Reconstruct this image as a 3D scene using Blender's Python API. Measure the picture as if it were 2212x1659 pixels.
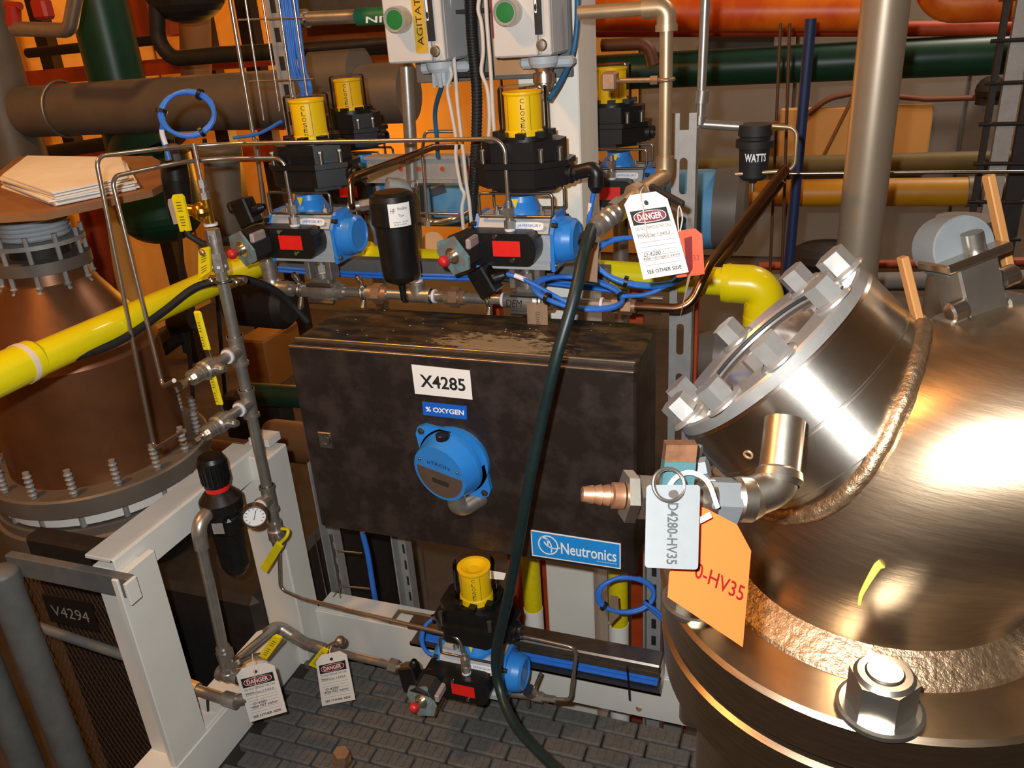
import bpy, math, random
from mathutils import Matrix, Vector as V
random.seed(7)
PI = math.pi
SC = bpy.context.scene
COL = SC.collection
for o in list(bpy.data.objects): bpy.data.objects.remove(o)

# ---------------------------------------------------------------- camera
F = 1789.0
EYE = V((0, 0, 1.62))
yaw, pitch, roll = (math.radians(a) for a in (21, 24, -4))
fw = V((-math.sin(yaw)*math.cos(pitch), math.cos(yaw)*math.cos(pitch), -math.sin(pitch)))
r0 = V((math.cos(yaw), math.sin(yaw), 0)); u0 = r0.cross(fw)
rt = math.cos(roll)*r0 + math.sin(roll)*u0
up = -math.sin(roll)*r0 + math.cos(roll)*u0
cam = bpy.data.cameras.new('camera'); cam_o = bpy.data.objects.new('camera', cam); COL.objects.link(cam_o)
cam.sensor_width = 36; cam.lens = F/2212*36; cam.clip_start = .02
m = Matrix.Identity(4)
for i in range(3): m[i][0] = rt[i]; m[i][1] = up[i]; m[i][2] = -fw[i]; m[i][3] = EYE[i]
cam_o.matrix_world = m
SC.camera = cam_o

# ---------------------------------------------------------------- world, lights, exposure
SC.view_settings.view_transform = 'Standard'; SC.view_settings.look = 'None'
SC.view_settings.gamma = 1; SC.view_settings.use_curve_mapping = False
SC.view_settings.exposure = 0.0
w = bpy.data.worlds.new('hall_air'); SC.world = w; w.use_nodes = True
w.node_tree.nodes['Background'].inputs[0].default_value = (.02, .014, .009, 1)
w.node_tree.nodes['Background'].inputs[1].default_value = 1.0
def lamp(name, kind, loc, power, color, size=.05, aim=None, spot=None):
    l = bpy.data.lights.new(name, kind); l.energy = power; l.color = color
    if kind == 'AREA': l.size = size
    else: l.shadow_soft_size = size
    if spot: l.spot_size = math.radians(spot); l.spot_blend = .4
    o = bpy.data.objects.new(name, l); COL.objects.link(o); o.location = loc
    if aim is not None:
        o.rotation_euler = (V(aim)-V(loc)).to_track_quat('-Z', 'Y').to_euler()
    return o
SOD = (1, .42, .05)
lamp('camera_flash', 'SPOT', EYE + rt*-.06 + up*.06 - fw*.02, 112, (.95, .98, 1), .014, EYE + fw, 125)
lamp('sodium_lamp', 'POINT', (-2.0, .3, 3.4), 150, (1, .47, .13), .10)
lamp('sodium_lamp', 'POINT', (-3.9, 4.9, 2.6), 36, SOD, .15)
lamp('sodium_lamp', 'POINT', (-3.2, 4.9, .9), 36, SOD, .15)
lamp('sodium_lamp', 'POINT', (1.9, 2.6, 3.6), 26, (1, .5, .16), .15)
lamp('wall_fill_light', 'AREA', (1.3, 4.4, 4.3), 95, (1, .84, .70), .8, (.8, 5.4, 1.2))  # fill light added to brighten the right part of the back wall

# ---------------------------------------------------------------- materials
def lin(c):
    c = c/255.0
    return c/12.92 if c <= .04045 else ((c+.055)/1.055)**2.4
MATS = {}
def mat(name, rgb, rough=.5, metal=0.0, var=.12, scale=30, bump=0.0, spec=.5, coat=0, trans=0, stretch=None, rgb2=None, lo=.45, hi=.62, alpha=None, emit=0):
    if name in MATS: return MATS[name]
    mt = bpy.data.materials.new(name); mt.use_nodes = True
    nt = mt.node_tree; N = nt.nodes; L = nt.links
    b = N['Principled BSDF']
    base = tuple(lin(c) for c in rgb)
    tc = N.new('ShaderNodeTexCoord'); mp = N.new('ShaderNodeMapping')
    if stretch: mp.inputs['Scale'].default_value = stretch
    L.new(tc.outputs['Object'], mp.inputs['Vector'])
    ns = N.new('ShaderNodeTexNoise'); ns.inputs['Scale'].default_value = scale
    ns.inputs['Detail'].default_value = 4; ns.inputs['Roughness'].default_value = .6
    L.new(mp.outputs[0], ns.inputs['Vector'])
    rp = N.new('ShaderNodeValToRGB')
    rp.color_ramp.elements[0].position = lo-.15 if rgb2 is None else lo
    rp.color_ramp.elements[1].position = hi+.15 if rgb2 is None else hi
    d = tuple(lin(c) for c in rgb2) if rgb2 else tuple(max(0, c*(1-var)) for c in base)
    e = base if rgb2 else tuple(min(1, c*(1+var)) for c in base)
    rp.color_ramp.elements[0].color = (*d, 1); rp.color_ramp.elements[1].color = (*e, 1)
    L.new(ns.outputs['Fac'], rp.inputs[0]); L.new(rp.outputs[0], b.inputs['Base Color'])
    b.inputs['Roughness'].default_value = rough; b.inputs['Metallic'].default_value = metal
    b.inputs['Specular IOR Level'].default_value = spec
    if coat: b.inputs['Coat Weight'].default_value = coat; b.inputs['Coat Roughness'].default_value = .08
    if trans: b.inputs['Transmission Weight'].default_value = trans; b.inputs['IOR'].default_value = 1.2
    if bump:
        bp = N.new('ShaderNodeBump'); bp.inputs['Strength'].default_value = bump; bp.inputs['Distance'].default_value = .004
        L.new(ns.outputs['Fac'], bp.inputs['Height']); L.new(bp.outputs[0], b.inputs['Normal'])
    MATS[name] = mt
    return mt
STEEL = mat('stainless', (150, 144, 134), .32, .95, .12, 40, .03)
POLISH = mat('polished_stainless', (190, 184, 174), .25, 1, .12, 25, .03)
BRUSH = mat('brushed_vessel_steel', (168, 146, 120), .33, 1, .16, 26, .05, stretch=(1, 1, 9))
TUBE = mat('bright_tube', (190, 180, 165), .26, .9, .06, 20)
PIPE = mat('pipe_stainless', (172, 168, 160), .34, .78, .15, 30, .05)
CAST = mat('cast_steel_fitting', (170, 162, 152), .38, .78, .18, 60, .12)
NICKEL = mat('nickel_fitting', (214, 205, 188), .30, 1, .1, 50, .05)
BRONZE = mat('brass_fitting', (166, 130, 100), .42, .6, .2, 60, .05)
GOLD = mat('brass_bright', (222, 178, 70), .25, 1, .1, 40)
GALV = mat('galvanised', (158, 156, 152), .5, .25, .12, 35, .04)
DGALV = mat('grey_painted_steel', (98, 98, 95), .55, .1, .15, 25, .03)
DARKM = mat('dark_iron', (44, 40, 37), .6, .3, .25, 25, .05)
CABM = mat('cabinet_stainless', (98, 86, 80), .45, .8, .25, 14, .02, rgb2=(74, 64, 60))
def corroded_top():
    mt = mat('corroded_cabinet_top', (104, 84, 48), .5, .45, .3, 13, .12, stretch=(1, 2.4, 1), rgb2=(40, 34, 28), lo=.42, hi=.66)
    nt = mt.node_tree; N = nt.nodes; L = nt.links; b = N['Principled BSDF']
    src = b.inputs['Base Color'].links[0].from_socket
    tc = N.new('ShaderNodeTexCoord'); gm = N.new('ShaderNodeMapping'); gm.inputs['Location'].default_value = (-.36, -.44, 0); gm.inputs['Scale'].default_value = (4.2, 7.5, 0)
    L.new(tc.outputs['Object'], gm.inputs['Vector'])
    gr = N.new('ShaderNodeTexGradient'); gr.gradient_type = 'SPHERICAL'; L.new(gm.outputs[0], gr.inputs[0])
    n2 = N.new('ShaderNodeTexNoise'); n2.inputs['Scale'].default_value = 34; n2.inputs['Detail'].default_value = 8; n2.inputs['Roughness'].default_value = .7
    m2 = N.new('ShaderNodeMapping'); m2.inputs['Scale'].default_value = (1, 2.2, 1); m2.inputs['Rotation'].default_value = (0, 0, .5)
    L.new(tc.outputs['Object'], m2.inputs[0]); L.new(m2.outputs[0], n2.inputs[0])
    ad = N.new('ShaderNodeMath'); ad.operation = 'MULTIPLY_ADD'; ad.inputs[1].default_value = .42; L.new(gr.outputs['Fac'], ad.inputs[0]); L.new(n2.outputs['Fac'], ad.inputs[2])
    rp = N.new('ShaderNodeValToRGB'); rp.color_ramp.elements[0].position = .66; rp.color_ramp.elements[1].position = .76; L.new(ad.outputs[0], rp.inputs[0])
    mx = N.new('ShaderNodeMix'); mx.data_type = 'RGBA'; L.new(rp.outputs[0], mx.inputs['Factor']); L.new(src, mx.inputs['A']); mx.inputs['B'].default_value = (lin(178), lin(160), lin(128), 1)
    L.new(mx.outputs['Result'], b.inputs['Base Color']); return mt
CABT = corroded_top()
SALT = mat('salt_crust', (170, 156, 128), .9, 0, .3, 90, .2)
WHITEP = mat('white_paint', (216, 214, 204), .5, 0, .04, 8)
COLP = mat('cream_paint', (232, 228, 216), .55, 0, .05, 8)
YEL = mat('yellow_pipe_paint', (232, 214, 10), .30, 0, .04, 6, coat=.4)
YELD = mat('yellow_vinyl_grip', (226, 205, 14), .45, 0, .08, 60)
YELI = mat('yellow_indicator', (250, 206, 10), .45, 0, .04, 20)
YBG = mat('amber_pipe_paint', (196, 138, 16), .45, 0, .1, 8)
OLIVE = mat('olive_pipe_paint', (104, 88, 34), .6, 0, .15, 8)
BLUE = mat('blue_enamel', (44, 132, 214), .38, 0, .06, 20, coat=.25)
BLUEB = mat('light_blue_enamel', (104, 170, 214), .55, 0, .1, 15)
BLUEC = mat('blue_cable', (44, 112, 208), .42, 0, .08, 40)
NAVY = mat('navy_paint', (34, 50, 92), .55, 0, .15, 15)
TEALC = mat('teal_blue_cable', (38, 92, 128), .5, 0, .08, 40)
AGREY = mat('grey_anodised', (176, 178, 180), .5, .15, .06, 20)
LGREY = mat('light_grey_plastic', (176, 182, 186), .5, 0, .05, 20)
BLACK = mat('black_plastic', (20, 19, 19), .38, 0, .3, 40, .03)
BLACKM = mat('black_matt_rubber', (26, 25, 25), .65, 0, .25, 60, .05)
HOSE = mat('dark_green_hose', (22, 38, 38), .42, 0, .2, 60, .03)
RED = mat('red_label', (226, 30, 22), .5, 0, .08, 60)
DRED = mat('deep_red', (130, 22, 26), .5, 0, .1, 40)
REDCAP = mat('red_cap', (196, 36, 36), .4, 0, .1, 40)
GREEN = mat('green_button', (22, 112, 44), .5, 0, .1, 40)
GREENP = mat('dark_green_pipe_paint', (14, 62, 44), .38, 0, .15, 10)
GREENL = mat('green_pipe_label', (24, 110, 72), .5, 0, .1, 20)
ORANGE = mat('orange_pipe_paint', (240, 124, 22), .4, 0, .15, 5, rgb2=(214, 84, 18))
RUST = mat('red_oxide_steel', (176, 66, 20), .55, 0, .2, 10)
WALLW = mat('wall_panel', (134, 128, 120), .7, 0, .06, 3)
WALLO = mat('wall_panel_sodium_tint', (214, 164, 84), .75, 0, .08, 3)  # sodium glow is put into the amber of these panels
CONC = mat('concrete_floor', (70, 62, 54), .85, 0, .2, 12, .1)
GRATE = mat('grating_moulded_grey', (84, 82, 78), .8, 0, .22, 70, .3)
WBRASS = mat('worn_brass', (112, 76, 52), .42, .5, .3, 70, .1)
BEZEL = mat('bezel_metal', (196, 190, 180), .3, .45, .05, 40)
BOLTM = mat('bolt_steel', (168, 164, 158), .3, .78, .1, 60, .02)
REDINK = mat('red_ink', (92, 6, 10), .9, 0, .05, 20, spec=.1)
PAPER = mat('white_card', (240, 236, 228), .6, 0, .02, 10)
PAPERW = mat('crumpled_paper', (250, 246, 236), .8, 0, .05, 20, .2)
ORTAG = mat('orange_card', (250, 84, 34), .55, 0, .03, 10)
ORTAG2 = mat('orange_card_front', (214, 74, 26), .8, 0, .03, 10, spec=.15)
INK = mat('black_ink', (24, 24, 24), .7, 0, .05, 20)
INKB = mat('brown_ink', (80, 62, 44), .7, 0, .05, 20)
WINK = mat('white_ink', (240, 240, 240), .6, 0, .02, 20)
TAPE = mat('white_thread_tape', (222, 220, 226), .6, 0, .05, 60)
ALU = mat('aluminium_tag', (84, 86, 86), .6, .15, .05, 90)
TAGB = mat('tarnished_metal_tag', (156, 128, 104), .55, .3, .08, 60)
LBLUE = mat('label_blue', (28, 140, 218), .5, 0, .02, 20)
OXB = mat('label_royal_blue', (18, 96, 200), .5, 0, .02, 20)
TEAL = mat('teal_vinyl', (40, 72, 76), .5, 0, .08, 30)
TEALG = mat('teal_grey_coil_label', (112, 150, 160), .5, .1, .15, 40, rgb2=(120, 124, 120))
OCHRE = mat('ochre_bronze_plate', (132, 88, 42), .6, .1, .08, 20)
COPPER = mat('copper_brown_vessel', (122, 80, 50), .40, .55, .25, 7)
DUCT = mat('grey_duct_steel', (116, 108, 98), .5, .3, .15, 6)
def clear_plastic():
    mt = bpy.data.materials.new('clear_plastic'); mt.use_nodes = True; nt = mt.node_tree; N = nt.nodes; L = nt.links
    N.remove(N['Principled BSDF'])
    tr = N.new('ShaderNodeBsdfTransparent'); tr.inputs[0].default_value = (.95, .93, .88, 1)
    gl = N.new('ShaderNodeBsdfGlossy'); gl.inputs['Roughness'].default_value = .08
    lw = N.new('ShaderNodeLayerWeight'); lw.inputs[0].default_value = .12
    ns = N.new('ShaderNodeTexNoise'); ns.inputs['Scale'].default_value = 60
    mh = N.new('ShaderNodeMath'); mh.operation = 'MULTIPLY_ADD'; mh.inputs[1].default_value = .05
    L.new(ns.outputs['Fac'], mh.inputs[0]); L.new(lw.outputs['Fresnel'], mh.inputs[2])
    mx = N.new('ShaderNodeMixShader'); L.new(mh.outputs[0], mx.inputs[0]); L.new(tr.outputs[0], mx.inputs[1]); L.new(gl.outputs[0], mx.inputs[2])
    L.new(mx.outputs[0], N['Material Output'].inputs['Surface']); return mt
GLASS = clear_plastic()
LENS = mat('sight_lens', (110, 96, 84), .08, .3, .1, 10, coat=1)
SIL = mat('grey_nameplate', (170, 158, 152), .5, .2, .1, 60)
WCABLE = mat('off_white_cable', (206, 196, 184), .5, 0, .05, 40)
STRING = mat('pale_string', (226, 208, 190), .8, 0, .05, 90)
AMBL = mat('amber_nameplate', (206, 160, 40), .5, 0, .05, 40)
LCD = mat('lcd_window', (92, 74, 62), .25, 0, .1, 30)
LCDK = mat('lcd_dark', (48, 42, 38), .3, 0, .1, 30)
SIGNBK = mat('black_sign', (22, 20, 20), .5, 0, .1, 30)
MESHB = mat('brown_expanded_metal', (96, 66, 44), .7, .2, .2, 40)
YMARK = mat('yellow_marker_paint', (196, 186, 70), .7, 0, .1, 60)
REDPIPE = mat('red_paint', (170, 44, 26), .5, 0, .15, 10)

# ---------------------------------------------------------------- pixel to place helpers (a real place on a known plane)
def ray(x, y): return rt*((x-1106)/F) - up*((y-829.5)/F) + fw
def W(x, y, Y):
    d = ray(x, y); return EYE + d*(Y/d.y)
def WZ(x, y, z):
    d = ray(x, y); return EYE + d*((z-EYE.z)/d.z)
def WD(x, y, D): return EYE + ray(x, y)*D
def WX(x, y, X):
    d = ray(x, y); return EYE + d*(X/d.x)
def depth(p): return (V(p)-EYE).dot(fw)
def rad(px, p): return px*depth(p)/F

# ---------------------------------------------------------------- mesh builder
def basis(ax):
    ax = V(ax).normalized()
    t = V((0, 0, 1)) if abs(ax.z) < .9 else V((1, 0, 0))
    a = t.cross(ax).normalized(); return a, ax.cross(a), ax
def frame(o, x, y):
    x = V(x).normalized(); y = V(y); y = (y - x*y.dot(x)).normalized(); z = x.cross(y)
    M = Matrix.Identity(4)
    for i in range(3): M[i][0] = x[i]; M[i][1] = y[i]; M[i][2] = z[i]; M[i][3] = o[i]
    return M
class B:
    def __init__(s): s.v = []; s.f = []; s.sm = []
    def add(s, vs, fs, smooth=False):
        n = len(s.v); s.v += [V(p) for p in vs]
        for f in fs: s.f.append([n+i for i in f]); s.sm.append(smooth)
        return s
    def box(s, c, d, M=None, bev=0):
        x, y, z = d[0]/2, d[1]/2, d[2]/2; c = V(c)
        b = min(bev, x*.9, y*.9, z*.9)
        if not b:
            p = [V((i, j, k)) for i in (-x, x) for j in (-y, y) for k in (-z, z)]
            fs = [(0, 1, 3, 2), (4, 6, 7, 5), (0, 4, 5, 1), (2, 3, 7, 6), (0, 2, 6, 4), (1, 5, 7, 3)]
        else:
            p = []; ix = {}
            for i in (-1, 1):
                for j in (-1, 1):
                    for k in (-1, 1):
                        for a in range(3):
                            q = [i*(x-b), j*(y-b), k*(z-b)]; q[a] = (i, j, k)[a]*(x, y, z)[a]
                            ix[(i, j, k, a)] = len(p); p.append(V(q))
            fs = []
            for a in range(3):
                o1, o2 = [t for t in range(3) if t != a]
                for sg in (-1, 1):
                    loop = []
                    for s1, s2 in ((-1, -1), (1, -1), (1, 1), (-1, 1)):
                        k = [0, 0, 0]; k[a] = sg; k[o1] = s1; k[o2] = s2; loop.append(ix[(*k, a)])
                    fs.append(loop)
                for s1 in (-1, 1):
                    for s2 in (-1, 1):
                        k1 = [0, 0, 0]; k1[o1] = s1; k1[o2] = s2; k2 = list(k1); k1[a] = -1; k2[a] = 1
                        fs.append([ix[(*k1, o1)], ix[(*k2, o1)], ix[(*k2, o2)], ix[(*k1, o2)]])
            for i in (-1, 1):
                for j in (-1, 1):
                    for k in (-1, 1): fs.append([ix[(i, j, k, a)] for a in range(3)])
            fx = []
            for f in fs:   # outward winding
                ctr = sum((p[i] for i in f), V())/len(f); n = (p[f[1]]-p[f[0]]).cross(p[f[2]]-p[f[1]])
                fx.append(f if n.dot(ctr) > 0 else f[::-1])
            fs = fx
        if M is not None:
            p = [M @ (q + c) for q in p]
        else: p = [q + c for q in p]
        return s.add(p, fs)
    def lathe(s, o, ax, prof, n=24, ph=0, smooth=True, sharp=True, sx=1, sy=1):
        a, b, c = basis(ax); o = V(o)
        rings = []
        def ring(t, r):
            return [o + c*t + (a*math.cos(ph+2*PI*i/n)*sx + b*math.sin(ph+2*PI*i/n)*sy)*r for i in range(n)]
        for k in range(len(prof)-1):
            (t0, q0), (t1, q1) = prof[k], prof[k+1]
            if q0 < 1e-6 and q1 < 1e-6: continue
            if q0 < 1e-6:
                s.add([o+c*t0]+ring(t1, q1), [(0, 1+(i+1) % n, 1+i) for i in range(n)], smooth); continue
            if q1 < 1e-6:
                s.add([o+c*t1]+ring(t0, q0), [(0, 1+i, 1+(i+1) % n) for i in range(n)], smooth); continue
            s.add(ring(t0, q0)+ring(t1, q1), [(i, (i+1) % n, n+(i+1) % n, n+i) for i in range(n)], smooth)
        return s
    def sweep(s, rings, closed=False, smooth=True):
        n = len(rings[0]); vs = [p for r in rings for p in r]; fs = []
        K = len(rings)
        for k in range(K if closed else K-1):
            for i in range(n):
                fs.append((k*n+i, k*n+(i+1) % n, ((k+1) % K)*n+(i+1) % n, ((k+1) % K)*n+i))
        return s.add(vs, fs, smooth)
    def cyl(s, p0, p1, r, r2=None, n=20, caps=True, ph=0, smooth=True):
        p0 = V(p0); p1 = V(p1); L = (p1-p0).length; r2 = r if r2 is None else r2
        if n <= 8: smooth = False
        pr = [(0, r), (L, r2)]
        if caps: pr = [(0, 0)] + pr + [(L, 0)]
        return s.lathe(p0, p1-p0, pr, n, ph, smooth)
    def tube(s, pts, r, n=10, closed=False, caps=True, rf=None):
        pts = [V(p) for p in pts]; K = len(pts); rings = []; a = None
        for k in range(K):
            if closed: t = pts[(k+1) % K]-pts[k-1]
            else: t = pts[min(k+1, K-1)]-pts[max(k-1, 0)]
            if t.length < 1e-9: t = V((0, 0, 1))
            t.normalize()
            if a is None: a = basis(t)[0]
            else:
                a = a - t*a.dot(t)
                a = a.normalized() if a.length > 1e-6 else basis(t)[0]
            b = t.cross(a); rr = rf(k/(K-1)) if rf else r
            rings.append([pts[k] + (a*math.cos(2*PI*i/n)+b*math.sin(2*PI*i/n))*rr for i in range(n)])
        s.sweep(rings, closed)
        if caps and not closed:
            s.add(rings[0], [list(range(n))[::-1]]); s.add(rings[-1], [list(range(n))])
        return s
    def prism(s, poly, M, h, h0=0):
        n = len(poly)
        lo = [M @ V((p[0], p[1], h0)) for p in poly]; hi = [M @ V((p[0], p[1], h)) for p in poly]
        s.add(lo, [list(range(n))[::-1]]); s.add(hi, [list(range(n))])
        for i in range(n):
            j = (i+1) % n; s.add([lo[i], lo[j], hi[j], hi[i]], [(0, 1, 2, 3)])
        return s
    def sph(s, c, r, ax=(0, 0, 1), n=20, k=10, t0=0, t1=1, sq=1):
        pr = []
        for i in range(k+1):
            t = t0+(t1-t0)*i/k
            pr.append((-r*sq*math.cos(PI*t), r*math.sin(PI*t) if 0 < t < 1 else 0))
        return s.lathe(c, ax, pr, n)
    def torus(s, c, ax, R, r, n=32, k=10, a0=0, a1=2*PI):
        a, b, _ = basis(ax); full = abs(a1-a0-2*PI) < 1e-6
        pts = [V(c)+(a*math.cos(a0+(a1-a0)*i/(n if full else n-1))+b*math.sin(a0+(a1-a0)*i/(n if full else n-1)))*R for i in range(n)]
        return s.tube(pts, r, k, closed=full)
    def mesh(s, name, M=None):
        me = bpy.data.meshes.new(name)
        vs = [M @ p for p in s.v] if M is not None else s.v
        me.from_pydata([tuple(p) for p in vs], [], s.f)
        me.polygons.foreach_set('use_smooth', s.sm); me.update()
        return me
def arc(pts, R, n=6):
    pts = [V(p) for p in pts]; out = [pts[0]]
    for i in range(1, len(pts)-1):
        Ri = R[i-1] if isinstance(R, (list, tuple)) else R
        p = pts[i]; d0 = (pts[i-1]-p); d1 = (pts[i+1]-p); l = min(d0.length*.49, d1.length*.49)
        d0.normalize(); d1.normalize(); an = d0.angle(d1)
        if an > PI-.03: out.append(p); continue
        t = min(Ri/math.tan(an/2), l); q0 = p+d0*t; q1 = p+d1*t
        c = p+(d0+d1).normalized()*(t/math.cos(an/2)); e0 = q0-c; e1 = q1-c; om = e0.angle(e1)
        for k in range(n+1):
            f = k/n; out.append(c+(e0*math.sin((1-f)*om)+e1*math.sin(f*om))/math.sin(om))
    out.append(pts[-1]); return out
def spl(pts, n=8):
    p = [V(q) for q in pts]; p = [p[0]*2-p[1]]+p+[p[-1]*2-p[-2]]; out = []
    for i in range(1, len(p)-2):
        for k in range(n):
            t = k/n; a, b, c, d = p[i-1:i+3]
            out.append(.5*((2*b)+(c-a)*t+(2*a-5*b+4*c-d)*t*t+(3*b-a-3*c+d)*t**3))
    out.append(p[-2]); return out

# ---------------------------------------------------------------- object helpers
RM = {}
def tag(o, label=None, cat=None, group=None, kind=None):
    if label: o['label'] = label
    if cat: o['category'] = cat
    if group: o['group'] = group
    if kind: o['kind'] = kind
    return o
def thing(name, label, cat, at=(0, 0, 0), group=None):
    o = bpy.data.objects.new(name, None); COL.objects.link(o); o.empty_display_size = .02
    o.location = at; RM[o.name] = Matrix.Translation(V(at)); return tag(o, label, cat, group)
def part(root, name, b, mt, label=None):
    Mi = RM[root.name].inverted() if root is not None else None
    o = bpy.data.objects.new(name, b.mesh(name, Mi)); COL.objects.link(o)
    o.data.materials.append(mt)
    if root is not None: o.parent = root; RM[o.name] = RM[root.name]
    if label: o['label'] = label
    return o
def solo(name, b, mt, label, cat, group=None):
    ctr = sum(b.v, V())/max(1, len(b.v)); Mt = Matrix.Translation(ctr)
    o = bpy.data.objects.new(name, b.mesh(name, Mt.inverted())); COL.objects.link(o); o.location = ctr
    o.data.materials.append(mt); RM[o.name] = Mt; return tag(o, label, cat, group)
def struct(name, b, mt):
    o = bpy.data.objects.new(name, b.mesh(name)); COL.objects.link(o); o.data.materials.append(mt)
    o['kind'] = 'structure'; RM[o.name] = Matrix.Identity(4); return o
def dup(root, M, label=None, skip=()):
    r = root.copy(); COL.objects.link(r); r.matrix_world = M; RM[r.name] = M
    if label: r['label'] = label
    for ch in list(root.children):
        if ch.name.split('.')[0] in skip: continue
        c = ch.copy(); COL.objects.link(c); c.parent = r
        for g in list(ch.children):
            d = g.copy(); COL.objects.link(d); d.parent = c
    return r
TX = {}
BOLD = {'D4280-HV35': .018, 'X4285': .022, '% OXYGEN': .03, 'Neutronics': .012, 'DANGER': .02, 'WATTS': .03, 'SEE OTHER SIDE': .02, 'NIT': .02, '0-HV35': .008}
def text2d(s, shear=0):
    if (s, shear) in TX: return TX[(s, shear)]
    cu = bpy.data.curves.new('txt', 'FONT'); cu.body = s; cu.size = 1; cu.shear = shear; cu.resolution_u = 3; cu.offset = BOLD.get(s, 0)
    o = bpy.data.objects.new('txt', cu); COL.objects.link(o)
    dg = bpy.context.evaluated_depsgraph_get(); dg.update()
    me = bpy.data.meshes.new_from_object(o.evaluated_get(dg))
    vs = [(p.co.x, p.co.y) for p in me.vertices]; fs = [list(p.vertices) for p in me.polygons]
    bpy.data.objects.remove(o); bpy.data.meshes.remove(me); bpy.data.curves.remove(cu)
    x0 = min(p[0] for p in vs); x1 = max(p[0] for p in vs); y0 = min(p[1] for p in vs); y1 = max(p[1] for p in vs)
    TX[(s, shear)] = ([((p[0]-x0)/(x1-x0), (p[1]-y0)/(y1-y0)) for p in vs], fs)
    return TX[(s, shear)]
class Card:
    """a thin sheet spanned by four corners (TL, TR, BR, BL); u to the right, v downwards"""
    def __init__(s, tl, tr, br, bl, bend=0):
        s.c = [V(p) for p in (tl, tr, br, bl)]; s.bend = bend
        s.n = (s.c[1]-s.c[0]).cross(s.c[3]-s.c[0]).normalized()
        if s.n.dot(EYE-s.c[0]) < 0: s.n = -s.n
    def at(s, u, v, off=0):
        a, b, c, d = s.c
        p = a*(1-u)*(1-v)+b*u*(1-v)+c*u*v+d*(1-u)*v
        return p+s.n*(off+s.bend*4*v*(1-v))
    def sheet(s, b, th=.0006, ch=0, cv=0, nv=6, u0=0, u1=1, v0=0, v1=1, off=0):
        vs = [v0+(v1-v0)*i/nv for i in range(nv+1)]
        if ch: vs = [v0, v0+cv*(v1-v0)]+[v0+(v1-v0)*(cv+(1-cv)*i/nv) for i in range(1, nv+1)]
        L = []
        for i, v in enumerate(vs):
            e = ch if (ch and i == 0) else 0
            L.append((s.at(u0+e, v, off+th), s.at(u1-e, v, off+th), s.at(u0+e, v, off), s.at(u1-e, v, off)))
        for i in range(len(vs)-1):
            A, Bq = L[i], L[i+1]
            b.add([A[0], A[1], Bq[1], Bq[0]], [(3, 2, 1, 0)], True)
            b.add([A[2], A[3], Bq[3], Bq[2]], [(0, 1, 2, 3)], True)
            b.add([A[0], Bq[0], Bq[2], A[2]], [(0, 1, 2, 3)]); b.add([A[1], A[3], Bq[3], Bq[1]], [(0, 1, 2, 3)])
        A = L[0]; b.add([A[0], A[2], A[3], A[1]], [(0, 1, 2, 3)]); A = L[-1]; b.add([A[0], A[1], A[3], A[2]], [(0, 1, 2, 3)])
        return b
    def text(s, b, t, u0, v0, u1, v1, off=.0011, shear=0, rot=0):
        vs, fs = text2d(t, shear); P = []
        for (x, y) in vs:
            if rot == 90: uu, vv = u0+(u1-u0)*(1-y), v0+(v1-v0)*(1-x)      # reads upwards
            elif rot == -90: uu, vv = u0+(u1-u0)*y, v0+(v1-v0)*x           # reads downwards
            else: uu, vv = u0+(u1-u0)*x, v1-(v1-v0)*y
            P.append(s.at(uu, vv, off))
        b.add(P, fs); return b
    def oval(s, b, u0, v0, u1, v1, off, n=28, p=2.6):
        pts = []
        for i in range(n):
            t = 2*PI*i/n; cx = math.copysign(abs(math.cos(t))**(2/p), math.cos(t)); cy = math.copysign(abs(math.sin(t))**(2/p), math.sin(t))
            pts.append(s.at((u0+u1)/2+(u1-u0)/2*cx, (v0+v1)/2+(v1-v0)/2*cy, off))
        b.add(pts, [list(range(n))]); return b
X_, Y_, Z_ = V((1, 0, 0)), V((0, 1, 0)), V((0, 0, 1))
def bolt(b, p, ax, r, h, washer=True, ph=0):
    p = V(p); ax = V(ax).normalized()
    if washer: b.cyl(p, p+ax*h*.22, r*1.45, n=18)
    b.cyl(p, p+ax*h, r, n=6, ph=ph); b.cyl(p+ax*h, p+ax*h*1.04, r*.8, r*.7, n=14)
    return b
# ================================================================ the setting
struct('floor', B().box((-.75, 1.55, -.60), (8.6, 8.3, .1)), CONC)
struct('ceiling', B().box((-.75, 1.55, 4.65), (8.6, 8.3, .1)), WALLW)
struct('wall_back', B().box((-.75, 5.75, 2.0), (8.6, .1, 5.4)), WALLW)
struct('wall_left', B().box((-5.05, 1.55, 2.0), (.1, 8.3, 5.4)), WALLO)
struct('wall_right', B().box((3.55, 1.55, 2.0), (.1, 8.3, 5.4)), WALLW)
struct('wall_front', B().box((-.75, -2.6, 2.0), (8.6, .1, 5.4)), WALLW)
# wall cladding sheets on the far wall, upright joints between them
wb = bpy.data.objects['wall_back']
pan = B().box((0, 0, 0), (.94, .03, 2.2), bev=.006).mesh('wall_panel'); pan.materials.append(WALLW)
pan2 = pan.copy(); pan2.materials.clear(); pan2.materials.append(WALLO)
for i in range(9):
    for k in range(2):
        o = bpy.data.objects.new('wall_panel', pan2 if i < 4 else pan); COL.objects.link(o); o.parent = wb
        o.location = (-4.5+.96*i, 5.68, 1.12+2.23*k)
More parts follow.
